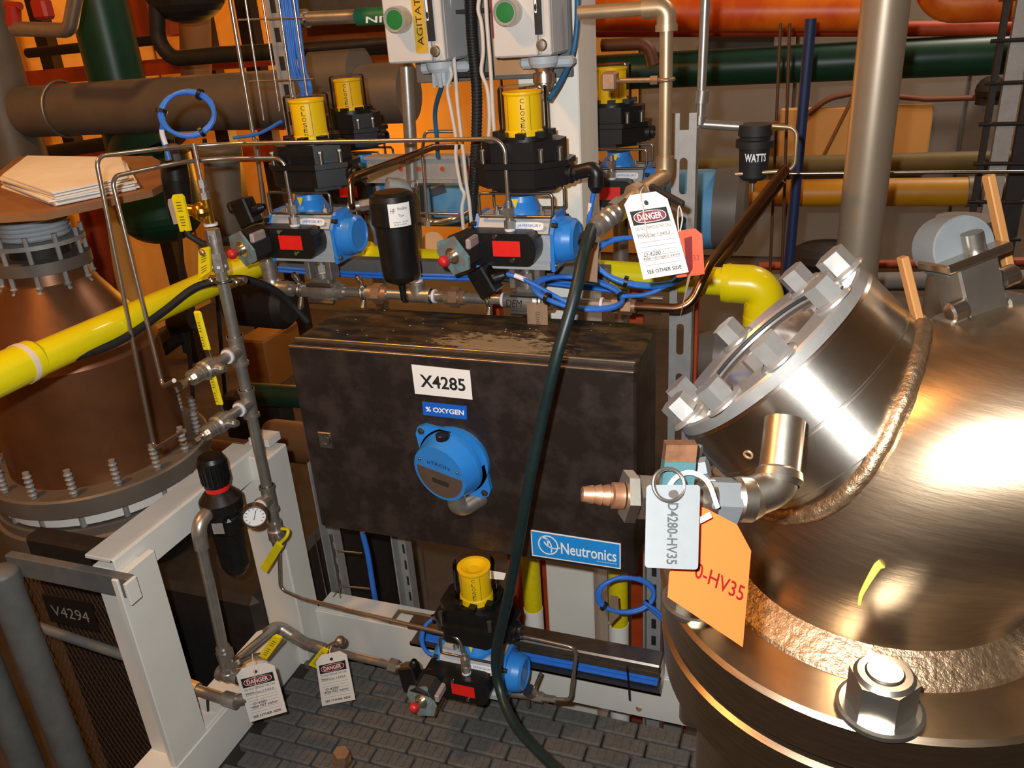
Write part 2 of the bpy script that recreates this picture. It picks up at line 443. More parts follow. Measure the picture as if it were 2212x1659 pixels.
# walkway grating of moulded blocks
deck = struct('floor_grating', B().box((-.45, 1.06, -.030), (1.72, .94, .02)), DARKM)
deck.name = 'floor_2'
struct('trim_1', B().box((-1.2, .65, -.295), (.06, .06, .51)).box((-1.2, 1.48, -.295), (.06, .06, .51)).box((.35, .65, -.295), (.06, .06, .51)).box((.35, 1.48, -.295), (.06, .06, .51)), DARKM)
tile = B().box((0, 0, 0), (.100, .0455, .026), bev=.004)
for q in (-.03, -.01, .01, .03): tile.box((q, 0, .0135), (.010, .034, .003))
tm = tile.mesh('grating_block'); tm.materials.append(GRATE)
for j in range(13):
    for i in range(15):
        x = -1.20+.105*i+(.03 if j % 2 else 0); y = .90+.0495*j
        if y > 1.36+.09*x+.12*0+.25 or y > 1.50: continue
        o = bpy.data.objects.new('grating_block', tm); COL.objects.link(o); o.parent = deck
        o.location = (x, y, -.0135+random.uniform(-.0012, .0012)); o.rotation_euler = (random.uniform(-.01, .01), random.uniform(-.01, .01), 0)

# ================================================================ big steel vessel, right foreground
CX, CY, ZB, RP, BD, T0 = .086, .75, 1.10, .135, .132, -.098
ex = V((math.cos(T0), math.sin(T0), 0)); ey = Z_.cross(ex)
ves = thing('process_vessel', 'large stainless steel vessel with elbow top and bolted flange at right foreground', 'vessel', (CX, CY, ZB))
def ell_ring(c, n, R=RP, k=64):
    return [c+(n*math.cos(2*PI*i/k)+ey*math.sin(2*PI*i/k))*R for i in range(k)]
rings = []
WELD = mat('rippled_weld', (150, 124, 96), .42, .95, .3, 140, .5)
for h in (-.02, 0, .011): rings.append(ell_ring(V((CX, CY, ZB+h)), -ex))
BC = V((CX, CY, ZB+.011))+ex*BD
for i in range(1, 33):
    t = PI/2*i/32; n = -math.cos(t)*ex+math.sin(t)*Z_; rings.append(ell_ring(BC+n*BD, n))
for l in (.1, .3, .55): rings.append(ell_ring(BC+Z_*BD+ex*l, Z_))
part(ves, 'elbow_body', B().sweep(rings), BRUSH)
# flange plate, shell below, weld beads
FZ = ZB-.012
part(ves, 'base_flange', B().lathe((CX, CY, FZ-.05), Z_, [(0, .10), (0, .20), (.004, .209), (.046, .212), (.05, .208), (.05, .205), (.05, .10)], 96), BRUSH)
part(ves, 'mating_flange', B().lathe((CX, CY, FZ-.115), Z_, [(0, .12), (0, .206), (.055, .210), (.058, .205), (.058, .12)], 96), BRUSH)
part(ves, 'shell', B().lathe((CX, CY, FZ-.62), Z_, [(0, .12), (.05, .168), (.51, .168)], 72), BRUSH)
for a in (.4, 2.5, 4.6):
    part(ves, 'support_leg', B().cyl((CX+.14*math.cos(a), CY+.14*math.sin(a), -.55), (CX+.14*math.cos(a), CY+.14*math.sin(a), .6), .03), STEEL)
def bead(path, r, closed=True, dens=1):
    b = B(); K = len(path)
    pts = []
    for k in range(K):
        pts.append(path[k])
    b.tube(pts, r, 8, closed=closed, rf=None)
    return b
wp = []
for i in range(440):
    a = 2*PI*i/440; q = .139+.0012*math.sin(a*110)+random.uniform(-.0008, .0008)
    wp.append(V((CX+q*math.cos(a), CY+q*math.sin(a), ZB-.007+.0005*math.sin(a*110+1))))
part(ves, 'base_weld', B().lathe((CX, CY, FZ), Z_, [(0, .160), (.003, .158), (.010, .149), (.017, .1405), (.022, .134)], 160), WELD, 'rippled weld bead')
nq = WZ(1900, 1552, FZ); na_ = math.atan2(nq.y-CY, nq.x-CX); nr_ = min(.186, math.hypot(nq.y-CY, nq.x-CX))
for k in range(6):
    a = na_+k*PI/3
    p = V((CX+nr_*math.cos(a), CY+nr_*math.sin(a), FZ))
    b = B().lathe(p, Z_, [(0, 0), (0, .034), (.004, .034), (.005, .031), (.005, 0)], 32)
    wsh = part(ves, 'stud_nut', b.cyl(p+Z_*.005, p+Z_*.036, .0265, n=6, ph=.35).lathe(p+Z_*.036, Z_, [(0, .0235), (.003, .0205), (.003, .015)], 28), STEEL, 'large hexagon nut with washer')
    part(wsh, 'stud', B().lathe(p+Z_*-.15, Z_, [(0, .0145), (.188, .0145), (.191, .0135), (.191, 0)], 24), NICKEL)
# yellow paint mark on the elbow and a sanded weld repair
def on_elbow(x, y, off=.0006):
    """first hit of a sight line with the elbow shell, by marching along it"""
    d = ray(x, y); t = .4
    for k in range(900):
        p = EYE+d*t; q = p-BC; h = q.dot(ex); z = q.z
        if z < 0: dist = (V((p.x-CX, p.y-CY, 0))).length-RP
        elif h > 0: dist = math.hypot(z-BD, q.dot(ey))-RP
        else:
            rr = math.hypot(h, z); dist = math.hypot(rr-BD, q.dot(ey))-RP
        if dist < off: return p
        t += max(dist*.7, .0003)
    return p
mk = B(); A = [(1856, 1306), (1860, 1285), (1872, 1262), (1885, 1240), (1897, 1222), (1905, 1218)]; wd = [3, 6, 7, 8, 10, 5]
mk.tube([on_elbow(x, y, .0004) for x, y in A], .003, 8, rf=lambda f: .0014+.0026*f)
part(ves, 'paint_mark', mk, YMARK, 'streak of yellow paint')
# sight glass nozzle, tilted
AXP = V((0, 0, 0)); d = ray(1660, 750).normalized()
e_ = -.70*rt+.715*up; e_ = (e_-d*e_.dot(d)).normalized()
ax = (math.cos(.22)*e_-math.sin(.22)*d).normalized()
FC = WD(1655, 752, .775)        # centre of the cover face
TURN = mat('turned_stainless', (190, 184, 174), .34, 1, .12, 40, .03)
_b = TURN.node_tree.nodes['Principled BSDF']; _b.inputs['Anisotropic'].default_value = .85; _b.inputs['Anisotropic Rotation'].default_value = .25
_t = TURN.node_tree.nodes.new('ShaderNodeTangent'); _t.direction_type = 'RADIAL'; _t.axis = 'Z'
TURN.node_tree.links.new(_t.outputs[0], _b.inputs['Tangent'])
def spin(o, a):
    """turn a part's own axes so that its z lies along the turning axis a; the shape stays where it is"""
    Q = V((0, 0, 1)).rotation_difference(a).to_matrix().to_4x4(); c = RM[o.parent.name].inverted() @ FC
    Tm = Matrix.Translation(c) @ Q; o.data.transform(Tm.inverted()); o.matrix_local = Tm

NR = .1110; SK = NR/.103
def sk(pr): return [(t*SK, r) for t, r in pr]
na, nb, _ = basis(ax)
_nk = part(ves, 'nozzle_neck', B().lathe(FC-ax*.235, ax, [(0, NR*.99), (.235-.090*SK, NR*.99)], 80), TURN)
spin(_nk, ax)
# bead along the neck and elbow crossing
wl = []
for i in range(160):
    a = 2*PI*i/160; o = FC+(na*math.cos(a)+nb*math.sin(a))*NR; t = .07
    while t < .22:
        p = o-ax*t; q = p-BC; h = q.dot(ex)
        if q.z < 0: dist = V((p.x-CX, p.y-CY, 0)).length-RP
        elif h > 0: dist = math.hypot(q.z-BD, q.dot(ey))-RP
        else: dist = math.hypot(math.hypot(h, q.z)-BD, q.dot(ey))-RP
        if dist < .002: break
        t += .002
    wl.append((o-ax*t)+(na*math.cos(a)+nb*math.sin(a))*.001)
sm = [sum((wl[(i+k) % 160] for k in range(-4, 5)), V())/9 for i in range(160)]
part(ves, 'nozzle_weld', bead([p+V((random.uniform(-1, 1), random.uniform(-1, 1), random.uniform(-1, 1)))*.0006 for p in sm], .0075), WELD, 'bronze coloured weld bead')
gsk = part(ves, 'gasket', B().lathe(FC-ax*.094*SK, ax, [(0, NR*.96), (.0035, NR*.96)], 80), HOSE, 'thin dark green gasket')

sg = thing('sight_glass', 'round polished sight glass with bolted cover tilted on the steel vessel', 'sight glass', FC)
_sf = part(sg, 'sight_flange', B().lathe(FC-ax*.0905*SK, ax, sk([(0, NR*.9), (0, NR*.985), (.002, NR), (.040, NR), (.041, NR*.993), (.0425, NR*.993), (.0435, NR), (.083, NR), (.0855, NR*.985), (.0855, NR*.6)]), 96), TURN)
spin(_sf, ax)
part(sg, 'cover_ring', B().lathe(FC-ax*.005, ax, [(0, NR*.99), (.010, NR*.985), (.012, NR*.965), (.012, NR*.66), (.009, NR*.63), (.003, NR*.62), (.003, NR*.58)], 96), BOLTM)
part(sg, 'lens', B().lathe(FC-ax*.0035, ax, [(0, NR*.62), (.003, NR*.6), (.0035, 0)], 64), LENS, 'dark glass lens')
part(sg, 'lens_seal', B().torus(FC+ax*.0025, ax, NR*.635, .0022, 64, 8), BLACKM)
def face_at(x, y, h):
    d = ray(x, y); t = (FC+ax*h-EYE).dot(ax)/d.dot(ax); return EYE+d*t
for (x, y) in ((1722, 640), (1800, 650), (1826, 588), (1598, 735), (1684, 775), (1519, 842), (1552, 890), (1484, 905)):
    p = face_at(x, y, .007); q = p-FC; q = q-ax*q.dot(ax)
    if q.length > NR*.88: q = q.normalized()*NR*.88
    if q.length < NR*.80: q = q.normalized()*NR*.80
    p = FC+q+ax*.007
    bh = part(sg, 'bolt_head', B().cyl(p+ax*.002, p+ax*.022, .0140, n=6, ph=q.angle(na)), BOLTM)
    part(bh, 'washer', B().lathe(p, ax, [(0, .0185), (.002, .018), (.004, .014)], 28), BOLTM)
for (x, y) in ((1640, 898), (1762, 715)):
    pass
pr_ = face_at(1640, 900, -.03); q = pr_-FC; q = (q-ax*q.dot(ax)).normalized(); pp = FC-ax*.040+q*NR
part(sg, 'drain_hole', B().lathe(pp-q*.001, q, [(0, .0045), (.0016, .0045), (.0016, .003), (.0004, .0026), (.0004, 0)], 20), BRONZE)

# swing clamp on the elbow behind the sight glass
HM = on_elbow(2120, 668, 0)
kx = (rt*.93+up*.36).normalized(); ky = (up*.90-rt*.36-fw*.25).normalized()
fr = frame(HM-ky*.004-fw*-.01, kx, ky)
kn = thing('swing_clamp', 'steel swing bolt clamp with bronze side plates on top of the vessel', 'clamp', HM)
def L(x, y, z): return fr @ V((x, y, z))
sc = .72/F
part(kn, 'clamp_block', B().box((0, .026, 0), (.036, .052, .04), fr, .002), STEEL)
part(kn, 'clamp_shelf', B().box((0, .054, .002), (.058, .008, .046), fr, .0015), POLISH)
part(kn, 'round_boss', B().lathe(L(0, .060, -.03), fr.to_3x3() @ V((0, .06, 1)), [(0, .026), (.034, .027), (.036, .026), (.036, .0)], 36), ALU)
part(kn, 'swing_bolt', B().cyl(L(.004, .056, .012), L(.004, .074, .013), .0085), STEEL)
for sx in (-1, 1):
    part(kn, 'side_plate', B().box((sx*.044, .045+sx*.02, -.012), (.007, .088, .010), fr, .001), OCHRE)
    part(kn, 'pivot_pin', B().lathe(L(sx*.018, .022+.006*sx, .016), fr.to_3x3() @ V((sx, 0, 0)), [(0, .009), (.012, .009), (.014, .007), (.014, 0)], 20), POLISH)
    part(kn, 'foot_lug', B().box((sx*.026, .004, .006), (.016, .012, .03), fr, .002), STEEL)

# ================================================================ drain valve hanging on the sight glass
vp = WD(1690, 960, .645)         # where the nipple leaves the flange
va = WD(1680, 1052, .635); vb = WD(1600, 1083, .63); vc = WD(1272, 1068, .615)
dv = thing('drain_valve', 'nickel drain valve with teal handle and hose barb below the sight glass', 'valve', va)
ua = (vp-va).normalized(); ub = (vb-va).normalized(); vx = (vc-vb).normalized()
part(dv, 'street_elbow', B().tube(arc([vp+ua*.02, va, vb], .017, 10), .0155, 20), NICKEL)
eb = B().lathe(va+ua*.002, ua, [(0, .016), (.004, .0185), (.010, .0175), (.012, .0155)], 24)
part(dv, 'elbow_band', eb, NICKEL)
b = B().lathe(vb-ub*.004, vx, [(-.012, .013), (-.004, .0175), (.006, .0175), (.010, .016)], 28); part(dv, 'elbow_socket', b, NICKEL)
def along(px): return vb+(vc-vb)*((1600-px)/(1600-1272))
part(dv, 'hex_adapter', B().cyl(along(1586), along(1520), .0185, n=6, ph=.3), ALU)
part(dv, 'valve_body', B().lathe(along(1535), vx, [(0, .012), (0, .017), (.012, .018), (.030, .0185), (.045, .017), (.047, .012)], 28), NICKEL)
part(dv, 'hex_end', B().cyl(along(1402), along(1372), .0185, n=6, ph=.5), NICKEL)
part(dv, 'lock_nut', B().cyl(along(1368), along(1346), .0200, n=6, ph=.2), NICKEL)
part(dv, 'hose_barb', B().lathe(along(1344), vx, [(0, .0100), (.008, .0100), (.009, .0072), (.011, .0068), (.011, .0084), (.017, .0066), (.017, .0080), (.023, .0062), (.023, .0072), (.031, .0055), (.031, .003)], 24), WBRASS, 'worn brass hose barb')
hd = Card(WD(1434, 950, .60), WD(1500, 950, .60), WD(1490, 1052, .61), WD(1422, 1050, .61))
part(dv, 'lever_handle', hd.sheet(B(), .012, v0=.35), TEAL, 'teal vinyl lever handle')
part(dv, 'lever_tip', hd.sheet(B(), .011, v0=0, v1=.36), WBRASS, 'worn bare lever tip')
part(dv, 'stem_nut', B().cyl(WD(1508, 1014, .615), WD(1530, 1010, .612), .0085, n=6), ALU)
part(dv, 'stem', B().cyl(WD(1500, 975, .62), WD(1514, 978, .618), .006), ALU)

tagc = Card(WD(1396, 1048, .585), WD(1512, 1048, .585), WD(1507, 1231, .572), WD(1392, 1226, .572))
at_ = thing('metal_tag', 'brushed aluminium tag reading D4280-HV35 hung on the drain valve', 'tag', tagc.at(.5, 0))
pb = B(); n = 8; pts = []
for (cu, cv, a0) in ((.07, .045, PI), (.93, .045, 1.5*PI), (.93, .955, 0), (.07, .955, .5*PI)):
    for k in range(n+1):
        a = a0+PI/2*k/n; pts.append((cu+.07*math.cos(a), cv+.045*math.sin(a)))
fr_ = [tagc.at(u, v, .0012) for u, v in pts]; bk = [tagc.at(u, v, 0) for u, v in pts]; K = len(pts)
pb.add(fr_, [list(range(K))]); pb.add(bk, [list(range(K))])
for i in range(K): pb.add([fr_[i], fr_[(i+1) % K], bk[(i+1) % K], bk[i]], [(0, 1, 2, 3)])
part(at_, 'tag_plate', pb, ALU)
part(at_, 'lettering', tagc.text(B(), 'D4280-HV35', .40, .22, .60, .95, .0016, rot=-90), INK)
part(at_, 'eyelet', tagc.oval(B(), .41, .06, .60, .165, .0014, p=2), LCDK)
part(at_, 'split_ring', B().torus(tagc.at(.42, .0, .002), (tagc.c[1]-tagc.c[0])*.7+tagc.n*.15, .0115, .0013, 32, 8).torus(tagc.at(.40, .0, .0025), (tagc.c[1]-tagc.c[0])*.7+tagc.n*.12, .0115, .0013, 32, 8), STEEL)
otc = Card(WD(1452, 1090, .600), WD(1640, 1122, .596), WD(1604, 1398, .588), WD(1441, 1262, .588))
ot = thing('paper_tag', 'orange paper tag with red handwriting behind the aluminium tag', 'tag', otc.at(.5, 0))
pl = [(1500, 1090), (1528, 1100), (1592, 1134), (1622, 1190), (1604, 1398), (1442, 1290), (1445, 1240)]
ob = B(); nn = otc.n
P3 = []
for x, y in pl:
    d = ray(x, y); t = (otc.c[0]-EYE).dot(nn)/d.dot(nn); P3.append(EYE+d*t)
K = len(P3); ob.add([p+nn*.0007 for p in P3], [list(range(K))]); ob.add(P3, [list(range(K))[::-1]])
for i in range(K): ob.add([P3[i], P3[(i+1) % K], P3[(i+1) % K]+nn*.0007, P3[i]+nn*.0007], [(0, 1, 2, 3)])
part(ot, 'card', ob, ORTAG2)
hw = Card(*[EYE+ray(x, y)*((otc.c[0]-EYE).dot(nn)/ray(x, y).dot(nn)) for x, y in ((1506, 1214), (1610, 1268), (1602, 1300), (1498, 1246))])
part(ot, 'handwriting', hw.text(B(), '0-HV35', 0, 0, 1, 1, .0011), REDINK)
part(ot, 'plastic_tie', B().tube(spl([WD(1440, 1060, .600), WD(1460, 1032, .592), WD(1492, 1021, .590), WD(1528, 1040, .592), WD(1550, 1095, .60)], 8), .0018, 8), WINK)
part(ot, 'plastic_loop', B().tube([WD(1505, 1128, .588), WD(1535, 1112, .588)], .0022, 8), WINK)
# ================================================================ analyser cabinet
X0, X1, Z0, Z1, YF, YB = -1.088, -.300, .495, .985, 1.45, 1.70
cab = thing('analyzer_cabinet', 'dark stainless steel analyser cabinet labelled X4285 with corroded top', 'cabinet', ((X0+X1)/2, YF, Z0))
cxm = (X0+X1)/2; czm = (Z0+Z1)/2
part(cab, 'cabinet_body', B().box((cxm, 1.590, czm-.003), (X1-X0-.012, .222, Z1-Z0-.012), bev=.004), CABM)
part(cab, 'cabinet_top', B().box((cxm, 1.590, Z1-.006), (X1-X0-.006, .224, .008), bev=.003), CABT, 'rusty stained top panel')
part(cab, 'drip_edge', B().cyl((X0+.006, 1.478, Z1-.001), (X1-.006, 1.478, Z1-.001), .0036, n=14).box((cxm, 1.473, Z1-.006), (X1-X0-.014, .01, .008)), STEEL)
dr = part(cab, 'door', B().box((cxm, 1.459, czm-.003), (X1-X0, .02, Z1-Z0-.008), bev=.005), CABM)
part(dr, 'rolled_edge', B().cyl((X0+.004, 1.452, Z1-.011), (X1-.004, 1.452, Z1-.011), .0036, n=14), STEEL)
part(dr, 'latch', B().box(W(703, 951, 1.449)+V((0, .001, 0)), (.036, .006, .042), bev=.002).lathe(W(703, 951, 1.445), -Y_, [(0, .013), (.003, .0125), (.003, .009), (.001, .008), (.001, 0)], 20), STEEL)
# salt crust patches on the top
sb = B()
for k in range(46):
    c = WZ(random.uniform(720, 1330), random.uniform(668, 738), Z1-.0012)
    if c.y < 1.49 or c.y > 1.69: continue
    sb.sph(c, random.uniform(.0012, .0026), n=7, k=4, sq=.4)
tag(part(cab, 'salt_crust', sb, SALT, 'pale crusty deposits'), kind='stuff')
def flat(px, Y): return Card(*[W(x, y, Y) for x, y in px])
c1 = flat(((889, 787), (1015, 800), (1021, 863), (897, 850)), 1.4485)
lp = part(cab, 'number_plate', c1.sheet(B(), .001), PAPER, 'white plate reading X4285')
part(lp, 'lettering', c1.text(B(), 'X4285', .12, .30, .90, .74, .0014), INK)
c2 = flat(((912, 867), (1008, 877), (1009, 906), (915, 896)), 1.4485)
lp = part(cab, 'gas_label', c2.sheet(B(), .001), OXB, 'blue label reading % OXYGEN')
part(lp, 'lettering', c2.text(B(), '% OXYGEN', .07, .33, .94, .70, .0014), WINK)
c3 = flat(((1146, 1144), (1341, 1174), (1341, 1229), (1150, 1200)), 1.4485)
lp = part(cab, 'maker_label', c3.sheet(B(), .0008), WINK, 'blue maker label with round emblem and white border')
t = part(lp, 'label_field', c3.sheet(B(), .0004, u0=.012, u1=.988, v0=.045, v1=.955, off=.0008), LBLUE)
lb = B(); c3.text(lb, 'Neutronics', .34, .30, .955, .74, .0016)
def ringuv(b, card, cu, cv, ru, rv, w, off, a0=0, a1=2*PI, n=30):
    for i in range(n):
        A = a0+(a1-a0)*i/n; Bq = a0+(a1-a0)*(i+1)/n; k = 1-w
        b.add([card.at(cu+ru*math.cos(A), cv+rv*math.sin(A), off), card.at(cu+ru*math.cos(Bq), cv+rv*math.sin(Bq), off),
               card.at(cu+ru*k*math.cos(Bq), cv+rv*k*math.sin(Bq), off), card.at(cu+ru*k*math.cos(A), cv+rv*k*math.sin(A), off)], [(0, 1, 2, 3)])
ringuv(lb, c3, .195, .48, .115, .37, .12, .0016)
ringuv(lb, c3, .14, .60, .10, .42, .13, .0016, -1.9, .4, 14); ringuv(lb, c3, .26, .30, .12, .30, .14, .0016, .9, 2.9, 12)
c3.text(lb, 'Incorporated', .74, .79, .955, .85, .0016)
c3.sheet(lb, .0003, u0=.185, u1=.2, v0=.25, v1=.55, off=.0013)
part(lp, 'lettering', lb, WINK)
# cable gland sunk in the underside of the transmitter side: conduit bend from door
# ---------------------------------------------------------------- oxygen transmitter on the door
tc = W(972, 1015, 1.41); tf = V((tc.x-.004, 1.44, tc.z+.004))
ot_ = thing('oxygen_transmitter', 'round blue gas transmitter with small display mounted on the cabinet door', 'transmitter', (tf.x, 1.449, tf.z))
tax = V((-.24, -1, -.10)).normalized()
fb = B(); FM = frame(V((tf.x, 1.449, tf.z)), X_, Z_)
poly = []
for i in range(40):
    a = 2*PI*i/40; q = .082
    poly.append((q*math.cos(a), q*math.sin(a)))
fb.prism(poly, FM, .012)
for (sx, sz) in ((-1, 1), (1, -1), (1, 1), (-1, -1)):
    d2 = V((sx, sz)).normalized(); p = d2*.082; e = V((-d2.y, d2.x))
    if sx*sz < 0: fb.prism([tuple(d2*.05+e*.055), tuple(d2*.102+e*.016), tuple(d2*.109), tuple(d2*.102-e*.016), tuple(d2*.05-e*.055)], FM, .012)
part(ot_, 'mounting_flange', fb, BLUE)
fc = V((tf.x, 1.437, tf.z))
part(ot_, 'housing', B().lathe(fc, tax, [(0, .078), (.010, .078), (.042, .070), (.050, .068), (.050, 0)], 56), BLUE)
ff = fc+tax*.0505
ta = V((math.cos(-.07), 0, math.sin(-.07))); ta = (ta-tax*ta.dot(tax)).normalized(); tb = -ta.cross(tax)
if tb.z < 0: tb = -tb
FF = frame(ff, ta, tb)
wp_ = []
for i in range(33):
    a = -PI+ (PI)*i/32; wp_.append((.060*math.cos(a), .060*math.sin(a)))
wp_ = [(-.059, .006)]+wp_[1:-1]+[(.059, .006)]
part(ot_, 'display_window', B().prism(wp_, FF, .0012), LCD, 'brown tinted half round window')
part(ot_, 'display', B().prism([(-.020, -.026), (.024, -.026), (.024, -.014), (-.020, -.014)], FF, .0018), LCDK, 'blank display strip')
tcard = Card(FF @ V((-.034, .030, 0)), FF @ V((.034, .030, 0)), FF @ V((.034, .019, 0)), FF @ V((-.034, .019, 0)))
part(ot_, 'lettering', tcard.text(B(), '\u00b5TRON', .06, 0, .94, 1, .001), INK)
part(ot_, 'face_screw', B().sph(FF @ V((-.05, .024, .001)), .0035, n=10, k=5), STEEL); part(ot_, 'face_screw', B().sph(FF @ V((.05, .024, .001)), .0035, n=10, k=5), STEEL)
part(ot_, 'plug', B().lathe(fc+tax*.025+V((0, 0, .070)), V((0, 0, 1)), [(0, .015), (.012, .0155), (.014, .013), (.014, 0)], 24), BLACK, 'black hexagon plug')
for sx, sz in ((-1, 1), (1, -1)):
    part(ot_, 'flange_screw', bolt(B(), FM @ V((sx*.069, sz*.069, .012)), -Y_, .0055, .006), STEEL)
e0 = fc+tax*.02+V((0.012, 0, -.062))
part(ot_, 'conduit_elbow', B().tube(arc([e0, e0+V((0.004, -.004, -.045)), e0+V((.045, .045, -.030))], .022, 8), .021, 20), CAST)

# ================================================================ actuated ball valves
def make_actuator(label, coil_up=False, low=False):
    t = thing('valve_actuator', label, 'actuator', (0, 0, 0), 'pneumatic valve actuators')
    prof = [(-.050, .090), (-.050, .104), (-.044, .110), (-.044, .166), (-.054, .172), (-.030, .205), (.030, .205), (.054, .172), (.044, .166), (.044, .11), (.05, .104), (.05, .09)]
    M = frame(V((-.098, 0, 0)), Y_, Z_)
    part(t, 'actuator_body', B().prism(prof, M, .170), AGREY)
    for sx, x in ((-1, -.094), (1, .076)):
        cp = [(-.054, .088), (-.057, .172), (-.030, .208), (.030, .208), (.057, .172), (.054, .088)]
        bb = B().prism(cp, frame(V((x-(.006 if sx < 0 else 0), 0, 0)), Y_, Z_), .008)
        xx = x+sx*.002
        bb.lathe((xx, 0, .147), V((sx, 0, 0)), [(0, .052), (.020, .050), (.038, .046), (.044, .040), (.044, .036), (.041, .034), (.041, 0)] if sx > 0 else [(0, .052), (.012, .048), (.026, .034), (.026, 0)], 36)
        ec = part(t, 'end_cap', bb, BLUE, 'blue end cap')
        for q in ((-.044, .188), (-.044, .100), (.044, .188)):
            part(ec, 'cap_screw', B().cyl((xx, q[0], q[1]), (xx+sx*.012, q[0], q[1]), .0058, n=12), DARKM if q[1] > .15 else STEEL)
    part(t, 'position_shaft', B().lathe((-.004, 0, .203), Z_, [(0, .046), (.010, .045), (.030, .034), (.042, .031), (.042, 0)], 32), BLUE, 'blue shaft hub with yellow arrow')
    part(t, 'arrow_mark', B().add([(-.013, -.0362, .242), (.003, -.0362, .242), (-.004, -.0415, .222)], [(0, 1, 2)]), YELI)
    fb = B()
    for yy in (-.045, .045):
        pts = arc([(-.085, yy, .206), (.082, yy, .206), (.082, yy, .256), (-.085, yy, .256), (-.085, yy, .2062)], .008, 4)
        fb.tube(pts, .0035, 6)
    part(t, 'mounting_bracket', fb, STEEL)
    for x in (-.055, .048): part(t, 'bracket_screw', B().cyl((x, -.02, .205), (x, -.02, .214), .008, n=6).cyl((x, -.02, .214), (x, -.02, .224), .004, n=10), CAST)
    lab = Card(V((-.004, -.0480, .1955)), V((.062, -.0480, .1955)), V((.062, -.0520, .179)), V((-.004, -.0520, .179)))
    lb_ = part(t, 'maker_label', lab.oval(B(), 0, 0, 1, 1, .0022, 28, 5), PAPER); part(lb_, 'lettering', lab.text(B(), 'JAMESBURY', .1, .26, .92, .74, .0028), OXB)
    # solenoid block
    sp = [(-.115, .112), (-.115, .182)]+[(.035+.022*math.sin(a), .147+.035*math.cos(a)) for a in [PI*i/10 for i in range(11)]]
    sb_ = part(t, 'solenoid_block', B().prism(sp, frame(V((0, -.046, 0)), X_, Z_), .052), BLACK)
    rl = Card(V((-.040, -.0985, .166)), V((.022, -.0985, .166)), V((.022, -.0985, .132)), V((-.040, -.0985, .132)))
    r_ = part(sb_, 'red_label', rl.sheet(B(), .0006), RED)
    tb_ = B()
    for k in range(4): rl.text(tb_, '|'*1+'IIIIII III', .22, .12+.2*k, .80, .22+.2*k, .001)
    part(sb_, 'label_print', rl.text(rl.text(B(), 'ASCO', .03, .12, .15, .92, .001, rot=90), 'ASCO', .86, .12, .97, .92, .001, rot=-90), INK)
    for p in ((-.034, .175), (.003, .124)): part(sb_, 'screw', B().cyl((p[0], -.098, p[1]), (p[0], -.102, p[1]), .0048, n=12), POLISH)
    # tube fitting on top of the block
    fx = -.008
    part(t, 'tube_fitting', B().cyl((fx, -.07, .181), (fx, -.07, .188), .011, n=14).cyl((fx, -.07, .188), (fx, -.07, .204), .0125, n=6).cyl((fx, -.07, .204), (fx, -.07, .212), .008, n=14).cyl((fx, -.07, .212), (fx, -.07, .232), .0125, n=6, ph=.3).cyl((fx, -.07, .232), (fx, -.07, .246), .0065, n=14), CAST)
    part(t, 'thread_tape', B().cyl((fx, -.07, .1805), (fx, -.07, .187), .0118, n=16), TAPE)
    # coil head
    s = -1 if coil_up else 1
    cf = V((-.115, -.135, .143)); cx = V((-.32, -.93, -.16)).normalized()
    if low: cx = V((-.20, -.95, .15)).normalized(); cf = V((-.105, -.135, .128))
    cb = V((-.095, -.072, .147))
    part(t, 'coil_body', B().cyl(cb, cf-cx*.004, .040, .041, n=8, ph=.3), BLACKM)
    e = V((.87, -.3, -.0)); e = (e-cx*e.dot(cx)).normalized(); g = cx.cross(e)
    if g.z < 0: g = -g
    R2 = Matrix.Rotation(.5, 4, cx); e = R2 @ e; g = R2 @ g
    FMc = frame(cf, e, g)
    if FMc.to_3x3().col[2].dot(cx) < 0: FMc = frame(cf, g, e)
    hexa = [(-.030, -.036), (.022, -.042), (.040, -.02), (.032, .034), (-.020, .042), (-.040, .022)]
    pl_ = part(t, 'coil_plate', B().prism(hexa, FMc, .006), TEALG, 'teal and grey coil faceplate')
    cz = FMc.to_3x3().col[2]
    part(pl_, 'coil_nut', B().lathe(cf+cz*.006, cz, [(0, .019), (.001, .019), (.001, .012), (.010, .012), (.012, .009), (.028, .0075)], 24), NICKEL)
    part(pl_, 'red_cap', B().sph(cf+cz*.034, .0125, n=18, k=10), REDCAP)
    gp = Card(FMc @ V((.050, .034, -.018)), FMc @ V((.066, .020, -.018)), FMc @ V((.060, -.034, -.02)), FMc @ V((.044, -.034, -.02)))
    part(t, 'coil_nameplate', B().box(FMc @ V((.046, .004, -.022)), (.012, .05, .022), None, .003), SIL, 'pale curved nameplate')
    # connector
    if low: k0 = V((-.145, -.10, .125)); kd = V((-.30, .25, .92)).normalized()
    elif coil_up: k0 = V((-.125, -.075, .185)); kd = V((-.12, .25, .96)).normalized()
    else: k0 = V((-.075, -.105, .105)); kd = V((.5, -.05, -.86)).normalized()
    if coil_up: kd = V((-.35, .1, .9)).normalized()
    ka, kb, _ = basis(kd); KM = frame(k0+kd*.03, ka, kb)
    kq = part(t, 'coil_connector', B().box((0, 0, 0), (.044, .044, .066), KM, .004), BLACK)
    gd = V((.9, .2, .25)).normalized() if not low else V((.2, .2, .95)).normalized()
    part(kq, 'cable_gland', B().lathe(k0+kd*.030, gd, [(0, .012), (.022, .013), (.036, .012), (.046, .009), (.05, .0065)], 16), BLACK)
    # stem mount
    if not low:
        part(t, 'stem_mount', B().box((-.030, 0, .062), (.014, .04, .056), bev=.002).box((.030, 0, .062), (.014, .04, .056), bev=.002).cyl((0, 0, .02), (0, 0, .094), .011).cyl((0, 0, .045), (0, 0, .07), .017, n=6), CAST)
    t['gland'] = [*(k0+kd*.030+gd*.05)]
    return t
